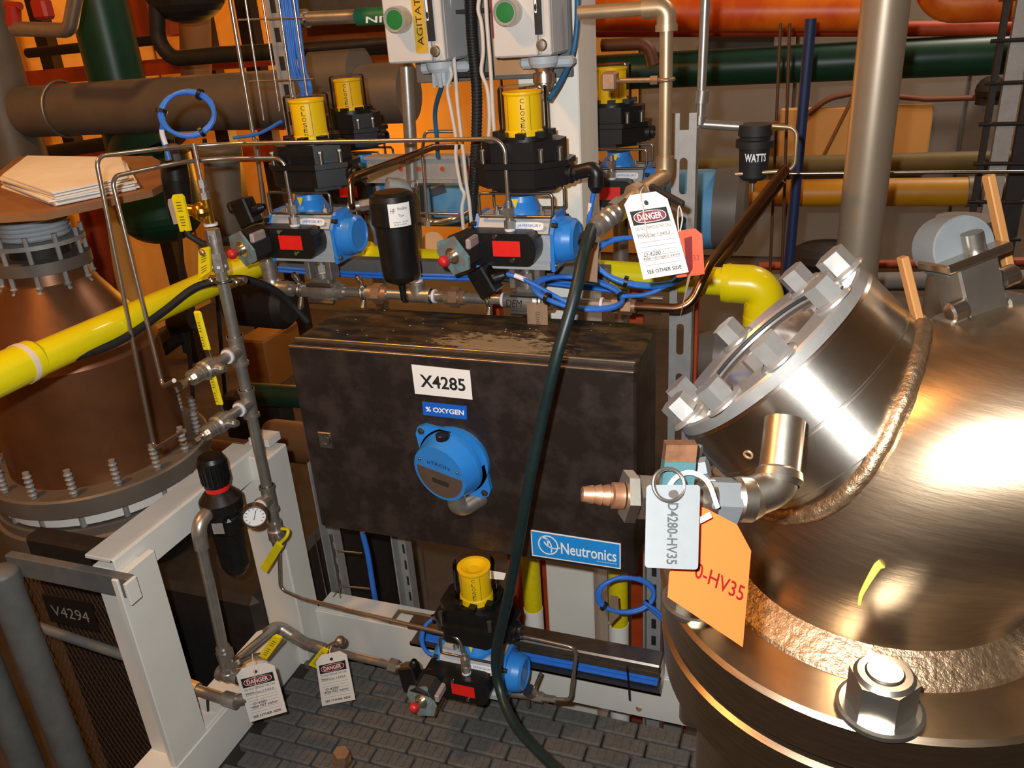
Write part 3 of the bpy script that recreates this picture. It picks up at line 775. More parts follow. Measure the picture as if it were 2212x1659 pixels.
def make_switch(label):
    t = thing('limit_switch_box', label, 'switch box', (0, 0, 0), 'valve position switch boxes')
    def oc(a, b, c): return [(-a, -b+c), (-a+c, -b), (a-c*1.6, -b), (a, -b+c*1.3), (a, b-c*1.3), (a-c*1.6, b), (-a+c, b), (-a, b-c)]
    I = Matrix.Identity(4)
    bb = B().prism(oc(.098, .072, .035), I, .050, .012).prism(oc(.070, .056, .03), I, .014, 0)
    part(t, 'lower_housing', bb, BLACK)
    part(t, 'upper_lid', B().prism(oc(.103, .077, .036), I, .064, .052).prism(oc(.086, .062, .03), I, .104, .064), BLACK)
    for p in ((-.075, -.058), (.055, -.062), (.086, -.03), (-.075, .058), (.055, .062)):
        part(t, 'lid_screw', B().cyl((p[0], p[1], .064), (p[0], p[1], .088), .0055, n=10).cyl((p[0], p[1], .088), (p[0], p[1], .092), .0065, n=6), STEEL)
    part(t, 'conduit_hub', B().lathe((.095, -.01, .034), X_, [(0, .022), (.012, .022), (.014, .017), (.022, .017), (.022, .012)], 24), BLACK)
    bb = B().lathe((0, 0, .104), Z_, [(0, .060), (.010, .060), (.010, .055)], 36)
    for k in range(8):
        a = 2*PI*k/8+.2; bb.box((.056*math.cos(a), .056*math.sin(a), .116), (.018, .02, .012), Matrix.Rotation(0, 4, 'Z'))
    part(t, 'indicator_base', bb, BLACK)
    dm = part(t, 'indicator_drum', B().lathe((0, 0, .106), Z_, [(0, .043), (.014, .041), (.018, .0385), (.086, .0385), (.090, .041), (.094, .041), (.094, .032), (.086, .014), (.086, 0)], 40), YELI, 'yellow drum marked CLOSED')
    tb = B()
    for k, ch in enumerate('CLOSED'):
        vs, fs = text2d(ch); P_ = []
        for x, y in vs:
            a = -PI/2+.30+(x-.5)*.0088/.0385; z = .188-.0122*k-.0092*(1-y); P_.append((.0391*math.cos(a), .0391*math.sin(a), z))
        tb.add(P_, fs)
    for a in (-PI/2-.62, -PI/2+.72, -PI/2-.02):
        if a == -PI/2-.02: continue
        tb.add([(.0390*math.cos(a+q), .0390*math.sin(a+q), z) for q, z in ((-.012, .124), (.012, .124), (.012, .192), (-.012, .192))], [(0, 1, 2, 3)])
    part(dm, 'lettering', tb, INK)
    part(t, 'clear_dome', B().lathe((0, 0, .108), Z_, [(0, .0525), (.098, .0515), (.102, .048), (.1035, 0)], 40), GLASS, 'clear plastic cover')
    return t
ZP = 1.015; YP = 1.72
XR, XL = -.605, -1.145
actR = make_actuator('blue and grey valve actuator over the right half of the cabinet')
swR = make_switch('black switch box with yellow CLOSED indicator left of the white column')
actL = make_actuator('blue and grey valve actuator above the left end of the cabinet', True)
actC = make_actuator('blue and grey valve actuator low down under the cabinet', low=True)
def place(o, x, y, z, s=1.0, rz=0):
    M = Matrix.Translation((x, y, z)) @ Matrix.Rotation(rz, 4, 'Z') @ Matrix.Scale(s, 4); o.matrix_world = M; RM[o.name] = M; return M
place(actR, XR, YP, ZP); place(actL, XL, YP, ZP)
MC = place(actC, -.668, 1.40, .064, .93)
place(swR, XR+.012, YP, ZP+.259)
dup(swR, Matrix.Translation((XL+.030, YP, ZP+.259)), 'black switch box with yellow CLOSED indicator under the steel rods and blue cables')
dup(swR, MC @ Matrix.Translation((.008, 0, .259)), 'black switch box with yellow indicator low down below the cabinet')
p = W(757, 235, 2.30)
dup(swR, Matrix.Translation((p.x, 2.30, p.z-.115)), 'black switch box with yellow indicator standing behind, left of the filter', skip=())
p2 = W(1322, 218, 2.30)
dup(swR, Matrix.Translation((p2.x, 2.30, p2.z-.115)), 'black switch box with yellow indicator behind the tan pipe')
for q, lbl in ((p, 'grey blue valve actuator in the back row behind the black filter'), (p2, 'light blue valve actuator in the back row behind the slotted channel')):
    o = dup(actR, Matrix.Translation((q.x+.02, 2.30, q.z-.115-.262)) @ Matrix.Scale(1.0, 4), lbl, skip=('coil_plate', 'coil_body', 'coil_connector', 'coil_nameplate'))
# ================================================================ pipe header over the cabinet
def sock(b, p0, p1, r):       # banded socket of a cast fitting
    p0, p1 = V(p0), V(p1); L_ = (p1-p0).length
    return b.lathe(p0, p1-p0, [(0, r*.8), (0, r*1.0), (L_*.25, r*1.06), (L_*.3, r*.94), (L_, r*.94), (L_, r*.7)], 22)
def tee(b, c, a0, a1, br, r, l):
    c = V(c); a0 = V(a0).normalized(); br = V(br).normalized()
    b.cyl(c-a0*l, c+a0*l, r*.95, n=22); b.cyl(c, c+br*l, r*.95, n=22)
    for d_ in (a0, -a0, br): b.lathe(c+d_*l*.78, d_, [(0, r*.95), (.001, r*1.1), (l*.22, r*1.1), (l*.22, r*.8)], 22)
    return b
hx = lambda px: W(px, 640, YP).x
pr = .0125
hdr = thing('pipe_header', 'stainless pipe header running along above the cabinet through two ball valves', 'pipe', (-.9, YP, ZP))
zl = ZP+.0
xe = hx(592)
part(hdr, 'inlet_elbow', B().tube(arc([(xe, YP, ZP+.075), (xe, YP, ZP), (xe+.06, YP, ZP)], .030, 10), .0195, 22), CAST)
part(hdr, 'elbow_band', B().lathe((xe, YP, ZP+.058), Z_, [(0, .019), (.001, .0225), (.016, .0225), (.016, .015)], 24), CAST)
part(hdr, 'close_nipple', B().cyl((xe, YP, ZP+.07), (xe, YP, ZP+.11), .011).cyl((xe, YP, ZP+.085), (xe, YP, ZP+.10), .017, n=6), PIPE)
xs = W(1325, 668, YP).x
part(hdr, 'pipe_run', B().cyl((xe+.05, YP, ZP), (xs+.01, YP, ZP), pr, n=20), PIPE)
for x0, nm in ((XL, 1), (XR, 2)):
    b = B().lathe((x0-.058, YP, ZP), X_, [(0, .012), (0, .019), (.02, .020), (.022, .026), (.040, .029), (.076, .029), (.094, .026), (.096, .020), (.116, .019), (.116, .012)], 24)
    b.box((x0, YP, ZP+.022), (.05, .036, .03), bev=.004).cyl((x0, YP, ZP+.03), (x0, YP, ZP+.05), .018)
    vb_ = part(hdr, 'ball_valve', b, CAST)
    for s_ in (-1, 1): part(vb_, 'body_bolt', B().cyl((x0-.035, YP-.024, ZP+.022*s_), (x0+.035, YP-.024, ZP+.022*s_), .006, n=6), STEEL)
vb2 = [o for o in hdr.children if o.name.startswith('ball_valve')][-1]
cw = Card(V((XR-.045, YP-.0305, ZP+.012)), V((XR+.005, YP-.0305, ZP+.012)), V((XR+.005, YP-.0305, ZP-.008)), V((XR-.045, YP-.0305, ZP-.008)))
part(vb2, 'lettering', cw.text(B(), 'DEM', 0, 0, .8, .9, .0006, shear=.2), INK)
for px in (612, 745, 939, 1087, 1180, 1300):
    x = W(px, 640, YP).x; part(hdr, 'thread_tape', B().cyl((x-.003, YP, ZP), (x+.003, YP, ZP), .0165, n=22), TAPE)
for px in (818, 984):
    x = hx(px); u_ = part(hdr, 'union_nut', B().cyl((x-.011, YP, ZP), (x+.011, YP, ZP), .0255, n=6, ph=.2).cyl((x-.026, YP, ZP), (x+.026, YP, ZP), .018, n=22), BRONZE, 'bronze coloured union nut')
xt = hx(903)
part(hdr, 'tee', tee(B(), (xt, YP, ZP), X_, X_, Z_, .0185, .036), CAST)
part(hdr, 'standpipe', B().cyl((xt, YP, ZP+.03), (xt, YP, ZP+.215), .0135), GALV)
part(hdr, 'standpipe_tape', B().cyl((xt, YP, ZP+.036), (xt, YP, ZP+.041), .0165), TAPE)
part(hdr, 'top_elbow', B().tube(arc([(xt, YP, ZP+.20), (xt, YP, ZP+.262), (xt-.03, YP-.03, ZP+.27)], .025, 8), .0175, 20).lathe((xt, YP, ZP+.195), Z_, [(0, .015), (0, .0195), (.014, .0195), (.014, .015)], 20), GALV)
cot = part(hdr, 'cotter_ring', B().torus(W(895, 398, 1.70), V((.2, -1, .1)), .008, .0013, 20, 6).cyl(W(895, 404, 1.70), W(893, 425, 1.71), .0013, n=6), STEEL)
# U bolt pipe clamps
for px in (652, 786, 1057):
    x = hx(px); b = B().torus((x, YP, ZP), X_, .0165, .0045, 20, 8)
    for s_ in (-1, 1): b.lathe((x, YP-.010, ZP+.034*s_), V((0, -.5, s_)), [(-.022, .0055), (.0, .008), (.008, .009), (.016, .006), (.018, 0)], 16)
    solo('pipe_clamp', b, NICKEL, {652: 'nickel pipe clamp left of the left ball valve', 786: 'nickel pipe clamp between left ball valve and bronze union', 1057: 'nickel pipe clamp next to the black solenoid connector over the cabinet'}[px], 'clamp', 'round clamps on the pipe header')
part(hdr, 'outlet_fitting', B().cyl((xs-.002, YP, ZP), (xs+.012, YP, ZP), .0185, n=6).cyl((xs+.012, YP, ZP), (xs+.02, YP, ZP), .013).cyl((xs+.02, YP, ZP), (xs+.042, YP, ZP), .0205, n=6, ph=.3).cyl((xs+.042, YP, ZP), (xs+.05, YP, ZP), .015), BRONZE)
# brown tarnished outlet tube, bending up to the right
q = [V((xs+.04, YP, ZP)), WZ(1488, 668, ZP), W(1533, 570, 1.76), W(1697, 364, 1.92)]
solo('outlet_tube', B().tube(arc(q, .05, 8), .0105, 14), mat('tarnished_tube', (150, 116, 88), .28, 1, .12, 20), 'tarnished bright tube bending up from the header past the yellow elbow', 'tube')
q = [V((xs-.07, YP+.05, ZP+.012)), WZ(1440, 648, ZP+.02)]
solo('spare_tube', B().tube([W(1345, 641, 1.78), W(1432, 645, 1.78)], .006, 12).tube([W(1360, 672, 1.80), W(1430, 675, 1.80)], .006, 12), TUBE, 'short pair of bright tubes behind the header outlet', 'tube')

# ---------------------------------------------------------------- black air filter
fx_, fy, fz = -.862, 1.60, 1.10
fl = thing('air_filter', 'black air filter with white label hanging in front of the header', 'filter', (fx_, fy, fz))
part(fl, 'filter_head', B().lathe((fx_, fy, 1.218), Z_, [(0, .03), (0, .046), (.006, .050), (.055, .050), (.066, .046), (.072, .036), (.074, 0)], 40), BLACK)
part(fl, 'filter_bowl', B().lathe((fx_, fy, 1.078), Z_, [(-.010, .004), (-.010, .008), (.004, .009), (.006, .016), (.016, .036), (.028, .040), (.14, .044), (.14, .02)], 40), BLACK)
part(fl, 'drain_stub', B().cyl((fx_, fy, 1.044), (fx_, fy, 1.075), .007, .008, n=14), BLACK)
lb = B(); ang = [(-PI/2+.28)+.98*i/14 for i in range(15)]
lr = [[V((fx_+.0506*math.cos(a), fy+.0506*math.sin(a), z)) for z in (1.222, 1.272)] for a in ang]
for i in range(14): lb.add([lr[i][0], lr[i+1][0], lr[i+1][1], lr[i][1]], [(0, 1, 2, 3)], True)
wl_ = part(fl, 'label', lb, PAPER)
tb = B()
def cyl_text(b, c, R, s, a0, a1, z0, z1):
    vs, fs = text2d(s); P_ = []
    for x, y in vs:
        a = a0+(a1-a0)*x; P_.append((c[0]+R*math.cos(a), c[1]+R*math.sin(a), z0+(z1-z0)*y))
    b.add(P_, fs); return b
cyl_text(tb, (fx_, fy), .0510, 'HF', -PI/2+.38, -PI/2+.56, 1.252, 1.262)
cyl_text(tb, (fx_, fy), .0510, 'Headline', -PI/2+.68, -PI/2+1.1, 1.258, 1.264); cyl_text(tb, (fx_, fy), .0510, 'Type', -PI/2+.70, -PI/2+.94, 1.242, 1.249)
cyl_text(tb, (fx_, fy), .0510, 'Max 250', -PI/2+.46, -PI/2+1.1, 1.231, 1.234); cyl_text(tb, (fx_, fy), .0510, 'Serial', -PI/2+.46, -PI/2+1.0, 1.226, 1.229)
part(wl_, 'lettering', tb, INK)
ip = W(800, 441, 1.575)
part(fl, 'inlet_fitting', B().cyl(V((fx_-.04, fy-.02, ip.z)), V((fx_-.062, fy-.03, ip.z-.002)), .013, n=6).cyl(V((fx_-.062, fy-.03, ip.z-.002)), V((fx_-.085, fy-.04, ip.z-.004)), .0105).cyl(V((fx_-.07, fy-.033, ip.z-.003)), V((fx_-.082, fy-.039, ip.z-.004)), .0125, n=6), CAST)
q = [V((fx_-.075, fy-.036, ip.z-.004)), W(760, 446, 1.55), W(755, 385, 1.56), W(935, 318, 1.82), W(990, 316, 1.90)]
solo('inlet_tube', B().tube(arc(q, .022, 8), .0075, 14), mat('bronzed_tube', (146, 118, 92), .26, 1, .12, 20), 'bronzed tube bent from the black filter inlet up and back', 'tube')
solo('back_tube', B().tube(arc([W(985, 284, 1.92), W(918, 284, 1.90), W(912, 330, 1.90), W(924, 478, 1.90)], .014, 6), .0042, 10).cyl(W(924, 474, 1.90), W(924, 488, 1.90), .010, n=6), TUBE, 'thin upright tube behind the filter with bent top', 'tube')
solo('back_pipe', B().tube(arc([W(905, 478, 1.92), W(950, 480, 1.92), W(990, 470, 1.92), W(1020, 452, 2.0)], .05, 6), .0075, 12).cyl(W(905, 478, 1.92), W(932, 479, 1.92), .011, n=6).tube([W(905, 461, 2.0), W(995, 463, 2.0)], .004, 8), TUBE, 'chrome tube curving behind the grey standpipe', 'tube')

# ================================================================ long instrument tubes
ta_ = V((XR-.008, YP-.07, ZP+.24)); zt = W(1065, 300, ta_.y).z
lo = V((-1.425, 1.35, WX(330, 968, -1.425).z))
A1 = WZ(208, 335, zt)
bA = [ta_, V((ta_.x, ta_.y, zt)), W(430, 300, 1.62), W(206, 338, 1.34), WX(333, 970, -1.40), WX(398, 930, -1.222)]
bA[2].z = zt+.004
solo('instrument_tube', B().tube(arc(bA, [.030, .25, .022, .012], 8), .0047, 12), TUBE, 'longest bright tube crossing above both actuators and dropping on the left', 'tube', 'bent instrument tubes on the left')
tl_ = V((XL-.008, YP-.07, ZP+.24)); zt2 = W(590, 342, tl_.y).z
bB = [tl_, V((tl_.x, tl_.y, zt2)), W(430, 342, 1.60), W(240, 382, 1.36), WX(352, 836, -1.36), WX(376, 822, -1.222)]
solo('instrument_tube', B().tube(arc(bB, [.022, .2, .022, .016], 8), .0047, 12), TUBE, 'shorter bright tube from the left actuator dropping on the left beside the longest one', 'tube', 'bent instrument tubes on the left')

# ================================================================ riser manifold at left
RX, RY = -1.218, 1.44
def rz(y): return WX(470+(y-540)*.195, y, RX).z if False else W(470+(y-540)*.2, y, RY).z
ris = thing('riser_manifold', 'stainless riser pipe with tees standing left of the cabinet', 'pipe', (RX, RY, rz(1150)))
zt_, zb_ = rz(560), rz(1150)
part(ris, 'riser_pipe', B().cyl((RX, RY, zb_), (RX, RY, zt_), .0132), PIPE)
for yy in (757, 870, 1075):
    z = rz(yy); t_ = part(ris, 'tee', tee(B(), (RX, RY, z), Z_, Z_, -Y_, .0178, .036), CAST)
    part(t_, 'thread_tape', B().cyl((RX, RY-.040, z), (RX, RY-.034, z), .0165), TAPE)
part(ris, 'coupling', B().cyl((RX, RY, rz(545)), (RX, RY, rz(585)), .0185, n=6).cyl((RX, RY, rz(585)), (RX, RY, rz(505)), .016).cyl((RX, RY, rz(520)), (RX, RY, rz(495)), .0165, n=6), CAST)
part(ris, 'thread_tape', B().cyl((RX, RY, rz(577)), (RX, RY, rz(571)), .0165), TAPE)
part(ris, 'thread_tape', B().cyl((RX, RY, rz(487)), (RX, RY, rz(482)), .0150), TAPE)
part(ris, 'brass_valve', B().cyl((RX, RY, rz(430)), (RX, RY, rz(482)), .0105).sph((RX-.012, RY-.006, rz(456)), .021, n=16, k=8).cyl((RX-.02, RY-.006, rz(455)), (RX-.045, RY-.012, rz(452)), .012), GOLD, 'bright brass valve body')
part(ris, 'tube_connector', B().cyl((RX, RY, rz(430)), (RX, RY, rz(415)), .0105, n=6).cyl((RX, RY, rz(415)), (RX, RY, rz(400)), .007).cyl((RX, RY, rz(405)), (RX, RY, rz(388)), .0095, n=6).cyl((RX, RY, rz(388)), (RX, RY, rz(310)), .0042, n=10), CAST)
part(ris, 'wall_bracket', B().cyl(V((RX-.045, RY+.015, rz(607))), V((RX+.05, RY+.015, rz(607))), .007).sph((RX-.03, RY+.0, rz(608)), .0085, n=12, k=6).sph((RX+.036, RY+.0, rz(608)), .0085, n=12, k=6).torus((RX, RY, rz(607)), Z_, .0158, .003, 20, 6), STEEL)
# the two side valves with upright yellow levers
for yy, lab in ((757, 'upper'), (870, 'lower')):
    z = rz(yy)
    bv = thing('ball_valve', '%s of two branch ball valves with upright yellow lever on the riser' % lab, 'valve', (RX, RY-.10, z), 'branch valves on the left riser')
    part(bv, 'nipple', B().cyl((RX, RY-.035, z), (RX, RY-.085, z), .0118), PIPE)
    part(bv, 'valve_body', B().lathe((RX, RY-.078, z), -Y_, [(0, .012), (0, .0175), (.012, .018), (.016, .022), (.042, .022), (.046, .0175), (.058, .0175), (.060, .0165), (.066, .0165), (.070, .0175), (.082, .017), (.082, .010)], 24).cyl((RX+.012, RY-.10, z+.0), (RX+.034, RY-.10, z), .0105).cyl((RX+.034, RY-.10, z), (RX+.042, RY-.10, z), .008, n=6), CAST)
    part(bv, 'tube_end', B().cyl((RX, RY-.158, z), (RX, RY-.172, z), .0105, n=6).cyl((RX, RY-.170, z), (RX, RY-.19, z), .007).cyl((RX, RY-.183, z), (RX, RY-.198, z), .0095, n=6), NICKEL)
    hb = B(); hz = z+.022
    pts = [V((RX-.004, RY-.105, z+.016)), V((RX-.012, RY-.095, z+.024)), V((RX-.034, RY-.10, z+.040)), V((RX-.040, RY-.10, z+.125))]
    y0 = (700, 826)[lab == 'lower'] if False else 0
    grip = B().box((0, 0, 0), (.020, .009, .092), Matrix.Translation(V((RX-.008, RY-.088, z+.080))) @ Matrix.Rotation(-.04, 4, 'Y'), .004)
    gp = part(bv, 'lever_grip', grip, YELD, 'yellow vinyl grip')
    gc = Card(V((RX-.015, RY-.0935, z+.108)), V((RX-.001, RY-.0935, z+.108)), V((RX-.001, RY-.0935, z+.043)), V((RX-.015, RY-.0935, z+.043)))
    part(gp, 'grip_print', gc.text(B(), '|||| ||||', .3, .1, .7, .95, .0004, rot=-90), INKB)
    part(bv, 'lever', B().box((0, 0, 0), (.014, .003, .06), Matrix.Translation(V((RX-.004, RY-.090, z+.022))) @ Matrix.Rotation(-.15, 4, 'Y'), .001), STEEL)
# the upper pair of yellow levers near the top of the riser
def lever(name, lab, quad, Y, print_=None, off=.006):
    c = Card(*[W(x, y, Y) for x, y in quad]); t = thing(name, lab, 'lever', c.at(.5, .5))
    g = part(t, 'grip', c.sheet(B(), off, ch=.18, cv=.08, nv=4), YELD)
    if print_: part(g, 'grip_print', c.text(B(), print_, .28, .2, .72, .85, off+.0004, rot=-90), INKB)
    return t, c
t_, c_ = lever('valve_lever', 'yellow valve lever with pale paddle beside the brass valve at left', ((373, 420), (398, 418), (415, 497), (393, 499)), 1.40, '|||| ||||')
part(t_, 'shank', B().tube([W(402, 496, 1.40), W(408, 508, 1.40), W(440, 528, 1.42)], .007, 8), DARKM)
pc = Card(W(362, 430, 1.42), W(380, 428, 1.42), W(400, 480, 1.42), W(378, 484, 1.42)); part(t_, 'pale_paddle', pc.sheet(B(), .004, ch=.2, cv=.2), SIL)
t_, c_ = lever('valve_lever', 'yellow printed valve lever crossing the yellow pipe at the riser', ((432, 537), (455, 531), (458, 585), (432, 603)), 1.405, '|||| |||')
part(t_, 'lever_bolt', B().sph(W(438, 545, 1.40), .008, n=12, k=6), BRONZE)
# lowest valve on the riser
z = rz(1150)
bv = thing('ball_valve', 'ball valve at the foot of the riser with slanting yellow lever', 'valve', (RX, RY, z-.02))
part(bv, 'valve_body', B().lathe((RX, RY, z+.035), -Z_, [(0, .014), (0, .0185), (.02, .0185), (.024, .022), (.05, .022), (.056, .018), (.07, .017), (.084, .010), (.084, 0)], 24).cyl((RX+.01, RY-.012, z+.0), (RX+.03, RY-.03, z), .010), CAST)
gc = Card(*[W(x, y, 1.385) for x, y in ((600, 1168), (613, 1180), (580, 1233), (566, 1222))]); part(bv, 'lever_grip', gc.sheet(B(), .008), YELD, 'yellow vinyl grip')
part(bv, 'lever_loop', B().tube(spl([W(602, 1176, 1.385), W(618, 1160, 1.39), W(622, 1145, 1.40), W(608, 1142, 1.40)], 6), .0045, 8), YELD)
# tube from the riser foot to the low actuator
fC = MC @ V((-.008, -.07, .245)); fz_ = W(990, 1375, fC.y).z
q = [V((RX+.004, RY-.01, z-.05)), W(606, 1272, 1.44), W(650, 1292, 1.43), W(975, 1370, fC.y), V((fC.x, fC.y, fC.z-.005))]
q[3] = V((fC.x-.01, fC.y, fC.z+.045))
solo('supply_tube', B().tube(arc(q, [.016, .02, .02], 6), .0047, 12), TUBE, 'thin tube sloping from the foot of the riser to the low actuator', 'tube')

# ---------------------------------------------------------------- pressure regulator with gauge
gx, gy = RX, 1.285
def gz(y): return W(440+(y-980)*.21, y, gy).z
reg = thing('pressure_regulator', 'black pressure regulator with red ring and round gauge on the riser', 'regulator', (gx, gy, gz(1230)))
z0 = W(500, 1235, gy).z; z9 = W(452, 985, gy).z; H = z9-z0
rx_ = W(484, 1110, gy).x
def rp(f): return H*f
RO = V((rx_, gy, z0))
part(reg, 'bowl', B().lathe(RO, Z_, [(0, 0), (0, .016), (.012, .026), (.03, .033), (rp(.40), .036), (rp(.40), .02)], 32), BLACK)
part(reg, 'regulator_body', B().box(RO+V((0, 0, rp(.47))), (.080, .066, rp(.16)), bev=.008).lathe(RO, Z_, [(rp(.52), .037), (rp(.58), .048), (rp(.66), .048), (rp(.72), .032), (rp(.74), .026), (rp(.74), 0)], 32), BLACK)
part(reg, 'red_ring', B().lathe(RO, Z_, [(rp(.735), .020), (rp(.735), .027), (rp(.775), .027), (rp(.775), .02)], 32), RED, 'red lock ring')
kb = B().lathe(RO, Z_, [(rp(.775), .02), (rp(.775), .029), (rp(.97), .031), (rp(1), .027), (rp(1), 0)], 32)
for k in range(18): kb.box(RO+V((.0305*math.cos(2*PI*k/18), .0305*math.sin(2*PI*k/18), rp(.88))), (.003, .003, rp(.16)))
part(reg, 'adjusting_knob', kb, BLACK)
rc = Card(RO+V((-.012, -.0325, rp(.50))), RO+V((.020, -.0325, rp(.52))), RO+V((.020, -.0325, rp(.43))), RO+V((-.012, -.0325, rp(.41))))
rl_ = part(reg, 'label', rc.sheet(B(), .0008), SIL)
part(reg, 'inlet_nipple', B().cyl((RX, RY-.03, rz(1075)), (rx_, gy+.03, rz(1075)), .0118).cyl((RX, RY-.075, rz(1075)), (RX, RY-.05, rz(1075)), .0165, n=6), CAST)
ga = WX(552, 1116, rx_+.060); gax = V((.55, -.80, .0)).normalized()
ga = W(550, 1116, gy-.035)
gg = part(reg, 'gauge_case', B().lathe(ga-gax*.022, gax, [(0, 0), (0, .024), (.006, .0275), (.024, .0275), (.025, .024), (.021, .0235)], 36).cyl(ga-gax*.02, RO+V((.02, .01, rp(.47))), .007), STEEL)
part(gg, 'gauge_dial', B().cyl(ga-gax*.002, ga-gax*.001, .0235, n=36), PAPER)
ua_ = V((.82, .56, 0)).normalized(); DM = frame(ga, ua_, Z_)
tk = B()
for k in range(11):
    a = math.radians(225-27*k); M2 = DM @ Matrix.Rotation(a, 4, 'Z') @ Matrix.Translation((.019, 0, 0)); tk.box((0, 0, 0), (.005, .0012, .0004), M2)
M2 = DM @ Matrix.Rotation(math.radians(70), 4, 'Z') @ Matrix.Translation((.004, 0, .0006)); tk.box((0, 0, 0), (.024, .0014, .0004), M2)
part(gg, 'dial_marks', tk, INK)
# pipe from regulator down to the floor valve
px_ = W(430, 1160, 1.20); pz = px_.z
dp = thing('drop_pipe', 'stainless drop pipe with elbows from the regulator to the floor valves', 'pipe', (px_.x, 1.20, 0))
bx = W(490, 1440, 1.20)
part(dp, 'top_elbow', B().tube(arc([(rx_-.005, gy-.02, pz+.035), (px_.x, 1.205, pz+.035), (px_.x, 1.20, pz-.03)], .034, 10), .0165, 20), CAST)
part(dp, 'pipe', B().cyl((px_.x, 1.20, pz-.02), (bx.x, 1.20, bx.z), .0128), PIPE)
part(dp, 'union', B().cyl(W(484, 1405, 1.20), W(488, 1420, 1.20), .020, n=8).cyl(W(481, 1398, 1.20), W(491, 1440, 1.20), .017), CAST)
part(dp, 'tee', tee(B(), W(495, 1458, 1.20), X_, X_, Z_, .0165, .030).sph(W(492, 1455, 1.20), .021, n=16, k=8), CAST)
part(dp, 'side_run', B().tube(arc([W(395, 1480, 1.17), W(440, 1495, 1.17), W(500, 1515, 1.17), W(560, 1500, 1.19)], .02, 6), .0135, 18), CAST)
part(dp, 'side_fitting', B().cyl(W(398, 1480, 1.17), W(426, 1490, 1.17), .0185, n=8), CAST)
part(dp, 'side_fitting', B().cyl(W(485, 1508, 1.17), W(512, 1516, 1.17), .0180, n=20), CAST)
pe = W(600, 1352, 1.46)
part(dp, 'slanting_run', B().tube(arc([W(500, 1438, 1.24), pe, W(650, 1385, 1.46)], .03, 8), .0128, 18), PIPE)
part(dp, 'far_elbow', B().tube(arc([W(578, 1368, 1.42), pe, W(640, 1378, 1.46)], .03, 8), .0178, 18), CAST)
part(dp, 'lower_run', B().tube([W(630, 1372, 1.46), W(660, 1390, 1.45), W(700, 1402, 1.45)], .0165, 18).tube([W(690, 1400, 1.45), W(868, 1442, 1.42)], .0105, 16), CAST)
part(dp, 'hex_nut', B().cyl(W(842, 1436, 1.42), W(860, 1441, 1.42), .0185, n=6), CAST)
part(dp, 'drain_stub', B().cyl(W(424, 1510, 1.17), W(432, 1580, 1.17), .0035, n=10).sph(W(432, 1572, 1.17), .010, n=12, k=6).cyl(W(447, 1500, 1.17), W(450, 1540, 1.17), .003, n=8), DARKM)
for lab, quad, Y, sh in (('yellow lever on the floor valve behind the left danger tag', ((594, 1368), (613, 1376), (580, 1420), (563, 1412)), 1.22, ((563, 1415), (540, 1418), (515, 1430))), ('yellow lever on the floor valve above the right danger tag', ((698, 1395), (714, 1400), (688, 1440), (670, 1432)), 1.36, ((706, 1398), (725, 1388), (735, 1385)))):
    t_, c_ = lever('floor_valve_lever', lab, quad, Y, '||| ||||', .008)
    part(t_, 'shank', B().tube([W(*q_, Y) for q_ in sh], .006, 8).sph(W(*sh[-1], Y), .014, n=14, k=7), NICKEL)

# ================================================================ danger tags
def danger(lab, quad, Y, lines, bend=0, cords=(), big=True):
    Ys = Y if isinstance(Y, (list, tuple)) else [Y]*4
    c = Card(*[W(x, y, k) for (x, y), k in zip(quad, Ys)], bend=bend)
    t = thing('danger_tag', lab, 'tag', c.at(.5, .0), 'white danger tags')
    cd = part(t, 'card', c.sheet(B(), .0006, ch=.2, cv=.10, nv=14), PAPER)
    part(t, 'danger_panel', c.sheet(B(), .0003, u0=.08, u1=.92, v0=.19, v1=.36, off=.0007, nv=3), INK)
    b = B(); c.oval(b, .13, .205, .87, .345, .0012); part(t, 'danger_rim', b, WINK)
    b = B(); c.oval(b, .145, .212, .855, .338, .0014); part(t, 'danger_oval', b, DRED)
    part(t, 'danger_word', c.text(B(), 'DANGER', .22, .235, .78, .312, .0017), WINK)
    pb = B(); c.text(pb, 'DO NOT REMOVE THIS TAG', .10, .385, .90, .425, .0009); c.text(pb, 'SEE OTHER SIDE', .12, .90, .88, .945, .0009); c.text(pb, 'Remarks:', .10, .455, .34, .48, .0009)
    part(t, 'print', pb, INK)
    rb = B()
    for k in range(7):
        v = .515+.055*k; rb.add([c.at(.1, v, .0008), c.at(.9, v, .0008), c.at(.9, v+.004, .0008), c.at(.1, v+.004, .0008)], [(0, 1, 2, 3)])
    part(t, 'rule_lines', rb, INKB)
    hb = B()
    for s_, u0, v0, u1, v1 in lines: c.text(hb, s_, u0, v0, u1, v1, .001, shear=.25)
    part(t, 'handwriting', hb, INK)
    part(t, 'eyelet', c.oval(B(), .46, .085, .56, .145, .0011, p=2), LCDK)
    for cq in cords: part(t, 'string', B().tube(spl(cq, 6), .0011, 6), STRING)
    return t, c
t_, c_ = danger('large danger tag about work order 13453 hanging beside the hose nozzle', ((1343, 424), (1436, 411), (1488, 588), (1390, 604)), (1.34, 1.34, 1.30, 1.30), (('MWO# 13453', .10, .475, .84, .515), ('D-4280', .14, .69, .52, .735), ('40# nitrogen valve', .10, .745, .92, .795)), bend=-.006,
  cords=([W(1386, 436, 1.33), W(1384, 415, 1.33), W(1390, 404, 1.36)], [W(1388, 440, 1.325), W(1392, 470, 1.32), W(1399, 515, 1.318)]))
